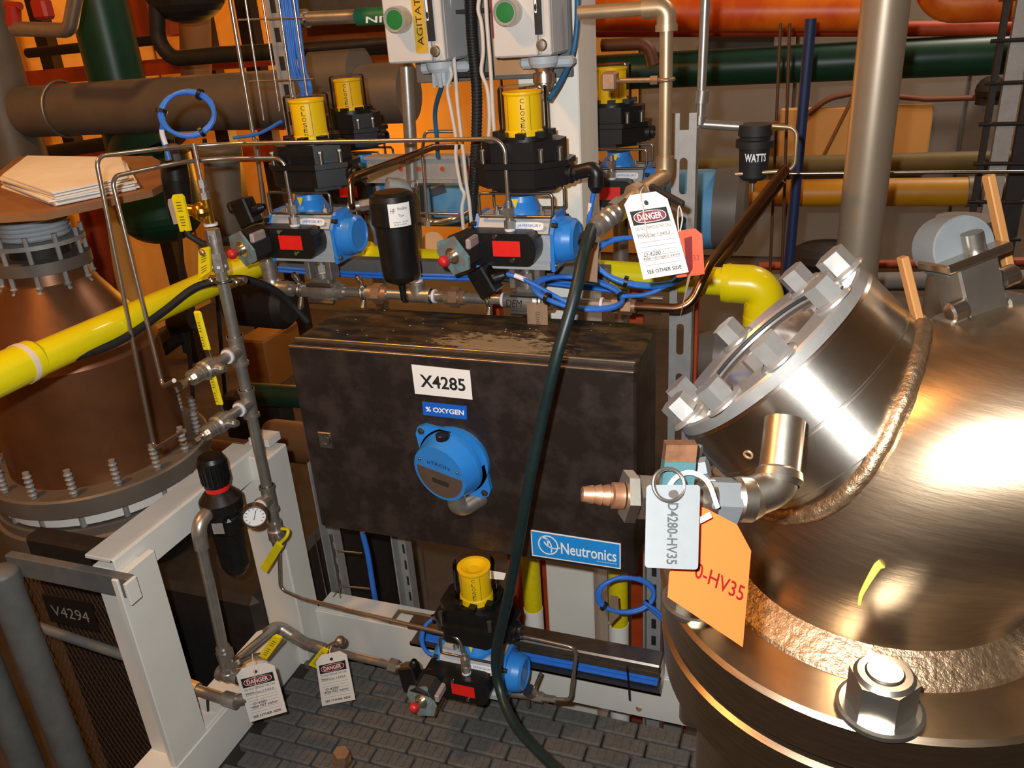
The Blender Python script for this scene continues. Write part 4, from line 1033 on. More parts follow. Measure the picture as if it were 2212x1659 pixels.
danger('left danger tag hanging low on the floor valve at the white frame', ((507, 1447), (590, 1427), (620, 1537), (541, 1560)), 1.17, (('MWO# 13453', .10, .47, .84, .51), ('D-4280', .22, .66, .58, .71), ('40# N2 valve', .14, .72, .84, .775)),
  cords=([W(549, 1440, 1.165), W(546, 1425, 1.17), W(545, 1412, 1.19)], [W(549, 1442, 1.165), W(552, 1480, 1.162), W(556, 1520, 1.164)]))
danger('right danger tag hanging low over the walkway grating', ((681, 1418), (747, 1403), (768, 1511), (696, 1525)), 1.34, (('MWO# 13453', .10, .47, .84, .51), ('D-4280', .18, .66, .58, .71), ('40# N2 valve', .12, .72, .86, .775)),
  cords=([W(713, 1416, 1.335), W(712, 1406, 1.34), W(716, 1396, 1.35)],))
oc_ = Card(W(1447, 500, 1.345), W(1516, 492, 1.345), W(1522, 592, 1.335), W(1462, 600, 1.335))
t_ = thing('paper_tag', 'small orange paper tag half hidden behind the large danger tag', 'tag', oc_.at(.5, 0))
part(t_, 'card', oc_.sheet(B(), .0006, ch=.2, cv=.14), ORTAG)
part(t_, 'handwriting', oc_.text(B(), '-HV32', .25, .56, .86, .68, .001), DRED)
part(t_, 'string', B().tube(spl([W(1466, 500, 1.34), W(1464, 470, 1.34), W(1467, 445, 1.36), W(1474, 470, 1.345), W(1469, 500, 1.34)], 6), .0012, 6), STRING)
cw = Card(W(1478, 515, 1.33), W(1494, 510, 1.33), W(1496, 580, 1.33), W(1484, 600, 1.33)); part(t_, 'painted_tag_shadow', cw.sheet(B(), .0005, nv=3), DRED)  # cast shadow of the danger tag, painted as a dark red strip
t2 = Card(W(1486, 596, 1.335), W(1492, 596, 1.335), W(1474, 668, 1.33), W(1466, 700, 1.33)); part(t_, 'tail_strip', t2.sheet(B(), .0005, nv=3), TAGB)
mc = Card(W(1138, 653, 1.66), W(1183, 655, 1.66), W(1184, 728, 1.655), W(1141, 727, 1.655))
t_ = thing('metal_tag', 'tarnished metal tag hanging from the header onto the cabinet top', 'tag', mc.at(.5, 0))
part(t_, 'tag_plate', mc.sheet(B(), .001), TAGB); part(t_, 'lettering', mc.text(B(), 'A4280HV32', .42, .25, .62, .92, .0014, rot=90), INKB)
part(t_, 'tag_ring', B().torus(W(1160, 650, 1.66), Y_*.3+X_, .008, .001, 20, 6), STEEL)
# ================================================================ hose and its coupling
hp = [W(1278, 492, 1.42), W(1262, 545, 1.36), W(1238, 650, 1.30), W(1200, 780, 1.26), W(1168, 920, 1.25), W(1142, 1050, 1.24), W(1122, 1160, 1.24), W(1098, 1290, 1.24), W(1072, 1410, 1.24), W(1080, 1490, 1.22), W(1112, 1565, 1.16), W(1165, 1625, 1.08), W(1225, 1680, 1.0)]
solo('water_hose', B().tube(spl(hp, 8), .0108, 18), HOSE, 'dark green rubber hose hanging down across the cabinet front to the floor', 'hose')
hc = thing('hose_coupling', 'ribbed grey hose coupling holding the dark green hose below the tan pipe', 'coupling', W(1300, 470, 1.43))
a0, a1 = W(1278, 500, 1.42), W(1352, 440, 1.50); dx = (a1-a0).normalized(); LL = (a1-a0).length
part(hc, 'barbed_body', B().lathe(a0, dx, [(0, .010), (0, .014), (LL*.12, .014), (LL*.14, .019), (LL*.26, .0195), (LL*.30, .016), (LL*.34, .019), (LL*.44, .0195), (LL*.48, .016), (LL*.52, .0185), (LL*.60, .0185), (LL*.62, .016), (LL*.7, .016)], 22), CAST)
part(hc, 'coupling_nut', B().cyl(a0+dx*LL*.68, a0+dx*LL*.92, .0215, n=6), NICKEL)
part(hc, 'hose_clamp', B().lathe(W(1270, 512, 1.405), (W(1262, 545, 1.36)-W(1278, 492, 1.42)), [(0, .0135), (0, .0150), (.018, .0150), (.018, .0135)], 20), BLACKM)
# tan vertical pipe with elbows
tp = thing('tan_pipe', 'tan stained steel pipe right of the white column with elbows top and bottom', 'pipe', W(1432, 200, 1.70))
tx = W(1440, 30, 1.70); tz = W(1424, 360, 1.70)
part(tp, 'upright', B().cyl((tx.x, 1.70, tz.z), (tx.x, 1.70, tx.z), .0128), mat('tan_pipe', (184, 158, 124), .4, .7, .12, 20))
TAN = MATS['tan_pipe']
part(tp, 'top_elbow', B().tube(arc([(tx.x, 1.70, tx.z-.025), (tx.x, 1.70, tx.z+.012), (tx.x-.045, 1.70, tx.z+.012)], .026, 8), .0185, 20).lathe((tx.x, 1.70, tx.z-.03), Z_, [(0, .015), (0, .021), (.012, .021), (.012, .016)], 20), TAN)
part(tp, 'top_run', B().cyl((tx.x-.03, 1.70, tx.z+.012), (tx.x-.17, 1.70, tx.z+.012), .0128), TAN)
part(tp, 'lower_elbow', B().tube(arc([(tx.x, 1.70, tz.z+.02), (tx.x, 1.70, tz.z-.02), W(1385, 415, 1.58)], .02, 8), .0175, 20), TAN)
part(tp, 'lower_run', B().tube([W(1400, 400, 1.64), W(1340, 442, 1.50)], .0135, 16).cyl(W(1378, 412, 1.58), W(1366, 420, 1.56), .019, n=8), TAN)
part(tp, 'pipe_hanger', B().torus((tx.x, 1.70, W(1434, 172, 1.70).z), Z_, .0145, .004, 24, 8).cyl((tx.x-.015, 1.70, W(1434, 172, 1.70).z), (tx.x-.10, 1.72, W(1434, 172, 1.70).z), .005, n=10).cyl((tx.x-.016, 1.70, W(1434, 172, 1.70).z), (tx.x-.03, 1.70, W(1434, 172, 1.70).z), .009, n=6).box((tx.x-.115, 1.72, W(1434, 172, 1.70).z), (.03, .03, .035), bev=.004), BRONZE)
part(tp, 'valve_lever', B().box((0, 0, 0), (.085, .012, .012), frame(W(1440, 422, 1.52), (W(1480, 450, 1.50)-W(1400, 405, 1.55)), Z_), .003), DARKM)

# ================================================================ blue cables
cz = lambda pts, r=.0043: B().tube(spl(pts, 8), r, 10)
def coil(name, lab, c, a, b, R1, R2, turns, r, ties, lead=None, ph=0, jit=.006):
    """a loose coil of cable in the plane of a and b"""
    pts = []
    N_ = int(26*turns)
    for i in range(N_+1):
        t = 2*PI*i/26+ph; k = 1+jit*8*math.sin(i*.37)
        pts.append(V(c)+a*(R1*k*math.cos(t))+b*(R2*k*math.sin(t))+a.cross(b).normalized()*(.004*math.sin(i*.24)))
    if lead: pts += [V(p) for p in lead]
    t = thing(name, lab, 'cable', c, 'coiled blue cables')
    part(t, 'cable_loop', B().tube(pts if not lead else spl(pts[::2], 3), r, 8), BLUEC)
    for an in ties:
        p = V(c)+a*R1*math.cos(an)+b*R2*math.sin(an); tg = -a*R1*math.sin(an)+b*R2*math.cos(an)
        part(t, 'cable_tie', B().lathe(p-tg.normalized()*.004, tg, [(0, .009), (0, .0125), (.008, .0125), (.008, .009)], 12), BLACK)
    return t
k = coil('cable_coil', 'round blue cable coil hanging on the left at the grey duct', W(405, 246, 1.55), (rt*.98+up*.1).normalized(), (up*.98-rt*.1).normalized(), .058, .047, 2, .0050, (2.9, 1.0, 5.2), lead=None)
part(k, 'cable_tail', B().tube(spl([W(352, 262, 1.55), W(349, 290, 1.55), W(358, 320, 1.55), W(366, 345, 1.55)], 6), .0050, 8), BLUEC)
part(k, 'cable_marker', B().tube(spl([W(349, 280, 1.548), W(352, 295, 1.548), W(358, 312, 1.548)], 6), .0056, 10), TAPE, 'white printed cable marker')
k = coil('cable_coil', 'flat blue cable coil lying over the header right of the solenoid', W(1250, 632, 1.64), (rt*.99-up*.12).normalized(), (up*.55+fw*.8).normalized(), .095, .062, 2.6, .0052, (3.9, 0.05))
g = V(actR['gland']); gw = V((XR+g.x, YP+g.y, ZP+g.z))
part(k, 'cable_tail', B().tube(spl([gw, gw+V((.03, .0, -.006)), W(1145, 610, 1.62), W(1200, 640, 1.6), W(1240, 660, 1.60)], 6), .0050, 8), BLUEC)
part(k, 'cable_marker', B().tube(spl([gw+V((.018, 0, -.002)), gw+V((.03, 0, -.006)), gw+V((.045, .0, -.012))], 6), .0056, 10), TAPE, 'white printed cable marker')
k = coil('cable_coil', 'larger blue cable coil hanging behind the large danger tag', W(1385, 565, 1.68), (rt*.97-up*.2).normalized(), (up*.75+rt*.4+fw*.4).normalized(), .10, .060, 2.3, .0050, (3.3, 4.6))
part(k, 'cable_tail', B().tube(spl([W(1345, 640, 1.66), W(1400, 635, 1.66), W(1450, 610, 1.67), W(1475, 585, 1.68)], 6), .0050, 8), BLUEC)
k = coil('cable_coil', 'blue cable coil hanging under the right end of the cabinet', W(1352, 1285, 1.62), (rt*.98+up*.15).normalized(), (up*.9-rt*.3).normalized(), .068, .045, 2.4, .0052, (3.6, 5.5))
part(k, 'cable_tail', B().tube(spl([W(1390, 1300, 1.62), W(1430, 1330, 1.62), W(1460, 1380, 1.62), W(1462, 1430, 1.62), W(1430, 1475, 1.60)], 6), .005, 8).tube(spl([W(1400, 1310, 1.63), W(1440, 1350, 1.63), W(1452, 1400, 1.62), W(1425, 1465, 1.60)], 6), .005, 8), BLUEC)
ch = Card(W(1318, 1285, 1.60), W(1335, 1288, 1.60), W(1338, 1330, 1.60), W(1316, 1352, 1.60)); part(k, 'hanging_tag', ch.sheet(B(), .001), TAGB, 'brown metal tag')
k = coil('cable_coil', 'small blue cable loop behind the low black solenoid', W(938, 1375, 1.46), (rt*.9+up*.2).normalized(), (up*.95).normalized(), .032, .045, 1.6, .0048, (1.6,))
solo('blue_cable', cz([W(1287, 395, 1.70), W(1278, 440, 1.70), W(1272, 480, 1.70), W(1270, 520, 1.72)], .0052), BLUEC, 'short blue cable hanging from the black plug beside the white column', 'cable')
bp = thing('cable_plug', 'black angled cable plug in the side of the right switch box', 'plug', W(1275, 365, 1.70))
part(bp, 'plug_body', B().tube(arc([(XR+.012+.112, YP-.01, ZP+.293), W(1290, 362, 1.70), W(1286, 402, 1.70)], .012, 6), .0155, 16).lathe(W(1287, 385, 1.70), -Z_, [(0, .017), (.016, .017), (.03, .009), (.03, 0)], 16), BLACK)
part(bp, 'cable_marker', B().cyl(W(1276, 438, 1.70), W(1274, 462, 1.70), .0058, n=12), TAPE)
b = B()
for q in ((605, 548), (612, 600), (560, 575)): pass
for dz, y0 in ((0, 587), (.008, 594)): b.tube(spl([W(560, y0-12, 1.82), W(760, y0+2, 1.82), W(960, y0+8, 1.82), W(1130, y0+14, 1.82), W(1330, y0+36, 1.82)], 6), .0045, 8)
solo('blue_cable', b, BLUEC, 'blue cable pair running behind the header over the cabinet', 'cable')
solo('blue_cable', cz([W(505, 298, 1.9), W(560, 288, 1.9), W(608, 262, 1.9)], .0045), BLUEC, 'short blue cable behind the rods left of the yellow indicator', 'cable')
k = B().box((0, 0, 0), (.055, .03, .05), frame(W(520, 447, 1.74), rt+up*.35, up), .006)
solo('cable_plug', k, BLACK, 'black cable plug left of the left actuator', 'plug')

# ================================================================ white column, station plate and push buttons
CXL, CXR_ = -.664, -.520
wc = solo('white_column', B().box(((CXL+CXR_)/2, 1.985, 2.02), (CXR_-CXL, .17, 5.14), bev=.003), COLP, 'white square steel column behind the cabinet reaching the roof', 'column')
pt = W(1240, 165, 1.89); pl_ = W(905, 180, 1.89)
plate = thing('station_plate', 'grey mounting plate carrying the two push button stations on the column', 'plate', (-.72, 1.88, 1.6))
part(plate, 'back_plate', B().box(((pt.x+pl_.x)/2, 1.885, pt.z+.30), (pt.x-pl_.x, .012, .60), bev=.002), DGALV)
rc_ = W(1212, 30, 1.875)
rlab = part(plate, 'red_notice', B().box((rc_.x+.001, 1.877, rc_.z+.03), (.026, .003, .13)), DRED, 'dark red label strip')
part(plate, 'white_strip', B().box((rc_.x-.016, 1.877, rc_.z+.03), (.005, .002, .13)), WINK)
part(plate, 'tan_panel', B().box((W(1110, 100, 1.875).x, 1.877, pt.z+.16), (.10, .002, .30)), mat('tan_board', (186, 140, 96), .7, 0, .08, 20))
def station(lab, xl, xr, yb, cat_tag, cap_x, cap_y):
    bl = W(xl, yb, 1.73); br = W(xr, yb, 1.73); w_ = br.x-bl.x; h = .34; z0 = bl.z
    t = thing('push_button_station', lab, 'button station', ((bl.x+br.x)/2, 1.80, z0), 'push button stations')
    cx = (bl.x+br.x)/2
    part(t, 'box', B().box((cx, 1.808, z0+h/2), (w_-.004, .125, h), bev=.006), LGREY)
    part(t, 'cover', B().box((cx-w_*.12, 1.741, z0+h/2+.002), (w_*.76, .016, h), bev=.003), mat('station_cover', (202, 196, 188), .5, 0, .04, 20))
    part(t, 'side_flange', B().box((cx+w_*.40, 1.742, z0+h/2+.002), (w_*.17, .014, h), bev=.002), mat('station_cover', (0, 0, 0)))
    bp_ = W(cap_x, cap_y, 1.70)
    part(t, 'button_bezel', B().lathe((bp_.x, 1.735, bp_.z), -Y_, [(0, .027), (.014, .027), (.020, .0255), (.034, .0255), (.036, .0235), (.033, .0205), (.033, .0)], 32), BEZEL)
    part(t, 'green_button', B().lathe((bp_.x, 1.704, bp_.z), -Y_, [(0, .0205), (.003, .0185), (.004, 0)], 28), GREEN, 'green push button')
    np = Card(V((cx+w_*.26, 1.7325, z0+.46)), V((cx+w_*.355, 1.7325, z0+.46)), V((cx+w_*.355, 1.7325, z0+.038)), V((cx+w_*.26, 1.7325, z0+.038)))
    return t, np, cx, w_, z0, h, bp_
t, np, cx, w_, z0, h, bp_ = station('left push button station lettered AGITATOR with green button', 838, 963, 140, '', 851, 43)
ac = Card(V((cx+w_*.015, 1.7318, z0+.32)), V((cx+w_*.215, 1.7318, z0+.32)), V((cx+w_*.215, 1.7318, z0+.020)), V((cx+w_*.015, 1.7318, z0+.020)))
n_ = part(t, 'name_strip', ac.sheet(B(), .001), AMBL, 'amber strip reading AGITATOR'); part(n_, 'lettering', ac.text(B(), 'AGITATOR', .24, .52, .74, .95, .0014, rot=90), INK)
yl = part(t, 'yellow_top_label', B().box((cx-w_*.26, 1.7325, z0+.155), (w_*.42, .002, .05)), YELI)
def rating(t, cx, w_, z0):
    rc = Card(V((cx+w_*.235, 1.7322, z0+.33)), V((cx+w_*.36, 1.7322, z0+.33)), V((cx+w_*.36, 1.7322, z0+.042)), V((cx+w_*.235, 1.7322, z0+.042)))
    p_ = part(t, 'rating_plate', rc.sheet(B(), .0012), DARKM, 'dark rating plate'); part(p_, 'white_band', rc.sheet(B(), .0005, u0=.1, u1=.38, v0=.0, v1=.86, off=.0014), WINK)
    part(p_, 'round_mark', rc.oval(B(), .10, .80, .38, .85, .0026, p=2), INK)
    part(t, 'cover_screw', B().lathe((cx+w_*.33, 1.735, z0+.022), -Y_, [(0, .012), (.002, .012), (.004, .0095), (.009, .0085), (.010, 0)], 20), NICKEL)
    part(t, 'hub', B().lathe((cx+w_*.18, 1.80, z0-.002), -Z_, [(0, .032), (.014, .031), (.022, .026), (.022, 0)], 28).box((cx+w_*.18, 1.83, z0-.016), (.12, .035, .022), bev=.006), LGREY)
rating(t, cx, w_, z0)
gb = B().cyl((cx+w_*.18, 1.80, z0-.022), (cx+w_*.18, 1.80, z0-.052), .022, .017, n=8)
for k in range(6): gb.box((cx+w_*.18+.018*math.cos(k), 1.80+.018*math.sin(k), z0-.04), (.007, .007, .03))
part(t, 'cable_gland', gb, LGREY)
part(t, 'teal_cable', cz([(cx+w_*.18, 1.80, z0-.05), W(940, 240, 1.86), W(944, 300, 1.88), W(946, 340, 1.9)], .0055), TEALC)
t, np, cx, w_, z0, h, bp_ = station('right push button station with plain front and green button', 1066, 1192, 128, '', 1090, 27)
part(t, 'red_edge_strip', B().box((cx-w_*.485, 1.734, z0+.19), (.004, .003, .30)), DRED); rating(t, cx, w_, z0)
part(t, 'clear_gland', B().lathe((cx+w_*.18, 1.80, z0-.02), -Z_, [(0, .022), (.014, .018), (.016, .024), (.034, .024), (.036, .019), (.05, .019), (.05, 0)], 24), NICKEL)
part(t, 'white_coupling', B().box((cx+w_*.02, 1.80, z0-.075), (.035, .03, .03), bev=.004), WCABLE)
solo('teal_cable', cz([W(1248, -20, 1.86), W(1246, 60, 1.86), W(1236, 120, 1.85), W(1212, 175, 1.82), W(1186, 215, 1.78)], .0062), TEALC, 'teal blue cable curving off the plate to the right indicator', 'cable')
# conduits and cords between the stations
solo('black_conduit', B().tube([W(1012, -30, 1.80)]+spl([W(1016, 0, 1.80), W(1020, 90, 1.80), W(1030, 200, 1.80), W(1028, 320, 1.80), W(1022, 420, 1.82), W(1022, 520, 1.84)], 8), .0115, 14), BLACKM, 'black ribbed flexible conduit between the push button stations', 'conduit')
co = bpy.data.objects['black_conduit']
rb = B(); P_ = spl([W(1016, 0, 1.80), W(1020, 90, 1.80), W(1030, 200, 1.80), W(1028, 320, 1.80), W(1022, 420, 1.82)], 16)
for i in range(0, len(P_)-1, 1): rb.torus(P_[i], P_[i+1]-P_[i], .0115, .0016, 16, 5)
tag(part(co, 'ribs', rb, BLACK), kind='stuff')
for i, (lab, pts) in enumerate((
    ('left of two pale cords with a kink beside the left push button station', [(945, -20), (955, 20), (958, 60), (955, 90), (962, 120), (975, 160), (966, 190), (975, 240), (985, 300), (985, 340), (995, 400), (1003, 420), (998, 450), (1001, 495)]),
    ('right of two pale cords beside the left push button station', [(970, -20), (973, 60), (982, 140), (988, 220), (996, 290), (1002, 340), (1008, 400), (1013, 430), (1018, 480)]),
    ('kinked pale cord between black conduit and right push button station', [(1038, -20), (1033, 20), (1040, 50), (1044, 110), (1040, 155), (1052, 190), (1057, 240), (1056, 290), (1050, 320)]),
    ('straight pale cord touching the right push button station', [(1048, -20), (1053, 60), (1060, 150), (1066, 260), (1070, 300)]))):
    solo('pale_cord', B().tube(spl([W(x, y, 1.79) for x, y in pts], 5), .0045, 8), WCABLE, lab, 'cord', 'pale cords on the station plate')
for y in (24, 162): solo('cord_strap', B().box(W(1010, y, 1.815), (.11, .006, .008), bev=.001), DARKM, {24: 'upper dark strap holding the pale cords', 162: 'lower dark strap holding the pale cords'}[y], 'strap')
solo('steel_post', B().cyl(W(876, 120, 1.98), W(905, 620, 1.98), .0165, n=24), PIPE, 'plain steel tube under the left push button station', 'pipe')
# galvanised perforated strut behind the filter
ps = thing('perforated_strut', 'grey strut with a row of round holes behind the black filter', 'strut', W(930, 360, 2.0))
zc = W(930, 362, 2.0).z; xa = W(800, 360, 2.0).x; xb = W(1020, 360, 2.0).x
part(ps, 'channel', B().box(((xa+xb)/2, 2.0, zc), (xb-xa, .04, .066), bev=.003).box(((xa+xb)/2, 1.985, zc+.030), (xb-xa, .03, .008)).box(((xa+xb)/2, 1.985, zc-.030), (xb-xa, .03, .008)), GALV)
for px in (865, 905, 955, 1012): part(ps, 'round_hole', B().cyl((W(px, 362, 1.979).x, 1.9795, zc), (W(px, 362, 1.979).x, 1.9785, zc), .006, n=16), RUST)

# slotted channel right of the danger tag
sc_t = W(1480, 242, 1.92); sx0 = W(1450, 400, 1.92).x; sx1 = W(1502, 400, 1.92).x
scn = thing('slotted_channel', 'galvanised slotted strut channel standing right of the danger tags', 'strut', ((sx0+sx1)/2, 1.92, 0))
def slotted(b, x0, x1, y, z0, z1, slots, sw):
    xm = (x0+x1)/2; zs = z0
    for (a, c) in slots:
        b.box((xm, y, (zs+a)/2), (x1-x0, .004, a-zs)); 
        e = (x1-x0-sw)/2; b.box((x0+e/2, y, (a+c)/2), (e, .004, c-a)); b.box((x1-e/2, y, (a+c)/2), (e, .004, c-a))
        for q, sg in ((a, 1), (c, -1)):
            n = 6; 
            for s_ in (-1, 1):
                pts = [(xm+s_*sw/2, y-.002, q)]+[(xm+s_*sw/2*math.cos(PI/2*i/n), y-.002, q+sg*(sw/2)*(1-math.sin(PI/2*i/n))) for i in range(n+1)]+[]
                pts = [(xm+s_*sw/2, y-.002, q), (xm+s_*sw/2, y-.002, q+sg*sw/2)]+[(xm+s_*sw/2*math.cos(PI/2*i/n), y-.002, q+sg*(sw/2)*(1-math.sin(PI/2*i/n))) for i in range(1, n+1)]
                b.add(pts, [list(range(len(pts)))])
        zs = c
    b.box((xm, y, (zs+z1)/2), (x1-x0, .004, z1-zs))
    return b
zz = sc_t.z-.036; sl = []; z = zz-.062
while z > -.4: sl.append((z-.082, z)); z -= .132
sb_ = slotted(B(), sx0, sx1, 1.92, -.55, zz-.002, sorted(sl), .018)
sb_.box((sx0+.002, 1.94, zz/2-.275), (.004, .04, zz+.55)).box((sx1-.002, 1.94, zz/2-.275), (.004, .04, zz+.55))
part(scn, 'channel', sb_, GALV)
for q_ in (sx0+.0085, sx1-.0085): part(scn, 'top_lip', B().box((q_, 1.92, zz+.016), (.017, .004, .036)), GALV)

# ================================================================ white steel frame, lower left, and kick rail
FZt = .655
wf = thing('white_frame', 'white welded steel frame at the lower left of the cabinet', 'frame', (-1.30, 1.25, 0))
part(wf, 'back_post', B().box((-1.296, 1.53, FZt/2-.02), (.112, .09, FZt+.02), bev=.004), WHITEP)
part(wf, 'back_post_cap', B().box((-1.285, 1.55, FZt+.012), (.06, .05, .02)), WHITEP)
q0 = W(262, 1275, 1.05)
part(wf, 'front_post', B().box((-1.326, 1.06, FZt/2-.14), (.080, .055, FZt+.22), bev=.003).box((-1.280, 1.06, FZt/2-.14), (.016, .11, FZt+.22), bev=.002), WHITEP)
part(wf, 'top_beam', B().box((-1.300, 1.28, FZt-.04), (.012, .50, .075), bev=.002).box((-1.335, 1.28, FZt-.006), (.075, .50, .010), bev=.002), WHITEP)
part(wf, 'bottom_beam', B().box((-1.275, 1.25, .035), (.012, .56, .13), bev=.002).box((-1.325, 1.25, .095), (.09, .56, .010), bev=.002), WHITEP)
kr = thing('kick_rail', 'white kick rail along the far edge of the walkway', 'rail', (-.5, 1.56, 0))
part(kr, 'rail_web', B().box((-.53, 1.56, .05), (1.42, .012, .14), bev=.002).box((-.53, 1.60, .116), (1.42, .08, .01), bev=.002), WHITEP)
part(kr, 'bolt_hole', B().cyl(W(1380, 1530, 1.5535), W(1380, 1530, 1.5525)+V((0, .0005, 0)), .008, n=16), OCHRE)

# ================================================================ stainless tray with cables under the cabinet
ty = 1.50; z1_ = W(1270, 1440, ty).z; xa, xb = W(1100, 1430, ty).x, W(1426, 1490, ty).x
tr = thing('cable_tray', 'stainless cable tray with blue cables low down under the cabinet', 'tray', ((xa+xb)/2, ty, z1_))
xa2 = xa-.28
part(tr, 'tray_channel', B().box(((xa2+xb)/2, ty+.03, z1_+.016), (xb-xa2, .05, .006)).box(((xa2+xb)/2, ty+.003, z1_+.014), (xb-xa2, .006, .012)).box(((xa2+xb)/2, ty+.03, z1_-.044), (xb-xa2, .06, .006)).box(((xa2+xb)/2, ty+.055, z1_-.014), (xb-xa2, .004, .06)).box(((xa2+xb)/2, ty+.003, z1_-.042), (xb-xa2, .006, .010)), STEEL)
part(tr, 'tray_lid', B().box(((xa+xb)/2, ty+.03, z1_+.030), (xb-xa, .056, .022), bev=.004), STEEL)
cb_ = B()
for k in range(4): cb_.cyl((xa2+.02, ty+.02+.007*k, z1_-.035+.006*(k % 2)), (xb-.01, ty+.02+.007*k, z1_-.030+.007*(k % 2)), .006, n=8)
part(tr, 'blue_cables', cb_, BLUEC); 
part(tr, 'cable_tie', B().tube([W(1354, 1440, ty-.003), W(1358, 1475, ty-.004), W(1360, 1512, ty-.004)], .0022, 8), BLACK)
yl = 1.43
lp_ = arc([W(1065, 1497, yl), W(1190, 1510, yl), W(1232, 1512, yl), W(1246, 1400, yl), W(1120, 1372, yl)], [.01, .02, .02], 6)
lt_ = thing('drain_tube', 'looped bronze tube with small needle valve right of the low actuator', 'tube', W(1200, 1500, yl))
part(lt_, 'tube_loop', B().tube(lp_[1:], .0048, 12), TUBE)
part(lt_, 'pipe_stub', B().cyl(W(1050, 1490, yl), W(1150, 1503, yl), .010, n=16).cyl(W(1150, 1503, yl), W(1172, 1507, yl), .014, n=6).cyl(W(1172, 1507, yl), W(1200, 1511, yl), .009, n=6), CAST)
part(lt_, 'needle_handle', B().cyl(W(1150, 1500, yl), W(1168, 1455, yl), .0045, n=10).cyl(W(1140, 1490, yl-.01), W(1150, 1497, yl), .016, n=8).cyl(W(1140, 1510, yl), W(1142, 1526, yl), .005, n=8), NICKEL)
part(lt_, 'body_stub', B().cyl(W(1058, 1494, yl), W(1030, 1488, yl), .013, n=16), CAST)
# lower pipes under cabinet: two white pipes with yellow upper ends, orange uprights behind
for px, yb, lab in ((1148, 1395, 'left yellow and white pipe under the cabinet'), (1335, 1440, 'right yellow and white pipe under the cabinet')):
    a_ = W(px, 1255, 1.80); b_ = W(px+8, yb, 1.80); zj = W(px, 1312 if px < 1200 else 1345, 1.80).z
    t = thing('insulated_pipe', lab, 'pipe', (a_.x, 1.80, 0), 'two tone pipes behind the cabinet')
    part(t, 'white_lower', B().cyl((a_.x, 1.80, -.55), (a_.x, 1.80, zj), .028, n=28), PAPER)
    part(t, 'yellow_upper', B().cyl((a_.x, 1.80, zj-.01), (a_.x, 1.80, .93), .0265, n=28), YELD)
for px, lab in ((1118, 'leftmost orange upright behind the cabinet'), (1182, 'orange upright beside the white column foot'), (1378, 'orange upright right of the column behind blue cables'), (1478, 'rightmost orange upright near the vessel')):
    x = W(px, 1300, 2.05).x; solo('orange_upright', B().box((x, 2.05, .20), (.035, .03, 1.5)), RUST, lab, 'post', 'orange uprights under the cabinet')
for px, lab in ((735, 'left grey leg strut under the cabinet'), (880, 'second grey leg strut under the cabinet'), (1410, 'grey leg strut under the right cabinet end')):
    x = W(px, 1280, 1.68).x
    t = thing('cabinet_leg', lab, 'strut', (x, 1.68, 0), 'grey struts carrying the cabinet'); part(t, 'channel', B().box((x, 1.70, -.01), (.042, .004, 1.08)).box((x-.02, 1.685, -.01), (.004, .034, 1.08)).box((x+.02, 1.685, -.01), (.004, .034, 1.08)), GALV)
    for k in range(8): part(t, 'slot', B().box((x, 1.6975, .05+.055*k), (.012, .001, .03)), DARKM)
solo('blue_cable', cz([W(783, 1150, 1.66), W(795, 1200, 1.66), W(808, 1280, 1.66), W(818, 1330, 1.66)], .008), BLUEC, 'blue cable bundle running down beside the left cabinet leg', 'cable')
solo('blue_cable', B().tube(spl([W(812, 1360, 1.60), W(860, 1378, 1.58), W(930, 1398, 1.56)], 6), .0075, 8).tube(spl([W(830, 1372, 1.60), W(880, 1392, 1.58), W(930, 1408, 1.56)], 6), .0055, 8), BLUEC, 'blue cable bundle lying on the kick rail left of the low actuator', 'cable')
bw = B(); bk = 1.62
for pts in (((678, 1150), (700, 1260), (716, 1340)), ((712, 1155), (728, 1240), (742, 1335)), ((728, 1190), (782, 1195)), ((740, 1266), (800, 1272)), ((716, 1295), (736, 1268)), ((722, 1320), (732, 1372)), ((746, 1328), (752, 1352)), ((730, 1370), (765, 1338)), ((765, 1338), (840, 1352)), ((812, 1338), (820, 1386)), ((820, 1384), (842, 1352))):
    for i in range(len(pts)-1): bw.tube([W(*pts[i], bk), W(*pts[i+1], bk)], .0022, 6)
solo('wire_basket', bw, STEEL, 'bent wire basket tray on the kick rail left of the low actuator', 'basket')

# ================================================================ yellow pipe
yz = 1.055; xl_ = WZ(300, 672, yz).x; yb_ = 1.95
yp = thing('yellow_pipe', 'bright yellow painted pipe crossing from lower left behind the actuators to the right elbow', 'pipe', (xl_, 1.2, yz))
xr_ = W(1650, 615, yb_).x; R_ = .034
pA = V((WZ(-80, 815, yz).x-.02, .78, yz)); pB = V((xl_+.0, 1.76, yz))
part(yp, 'left_run', B().cyl((xl_-.003, .80, yz), (xl_+.02, 1.95, yz-.01), R_, n=36), YEL)
part(yp, 'left_coupling', B().lathe((xl_-.002, .80, yz), Y_, [(0, .040), (.31, .040), (.318, .036), (.318, .03)], 36), YEL)
part(yp, 'tape_band', B().lathe((xl_-.002, 1.08, yz), Y_, [(0, .0405), (0, .0415), (.012, .0415), (.012, .0405)], 36), STRING, 'pale tape band')
part(yp, 'corner', B().tube(arc([(xl_+.01, 1.75, yz-.008), (xl_+.02, yb_, yz-.01), (xl_+.3, yb_, yz-.014)], .07, 8), .040, 28), YEL)
zr_ = W(1530, 610, yb_).z
part(yp, 'cross_run', B().cyl((xl_+.05, yb_, yz-.012), (xr_, yb_, zr_), R_, n=32), YEL)
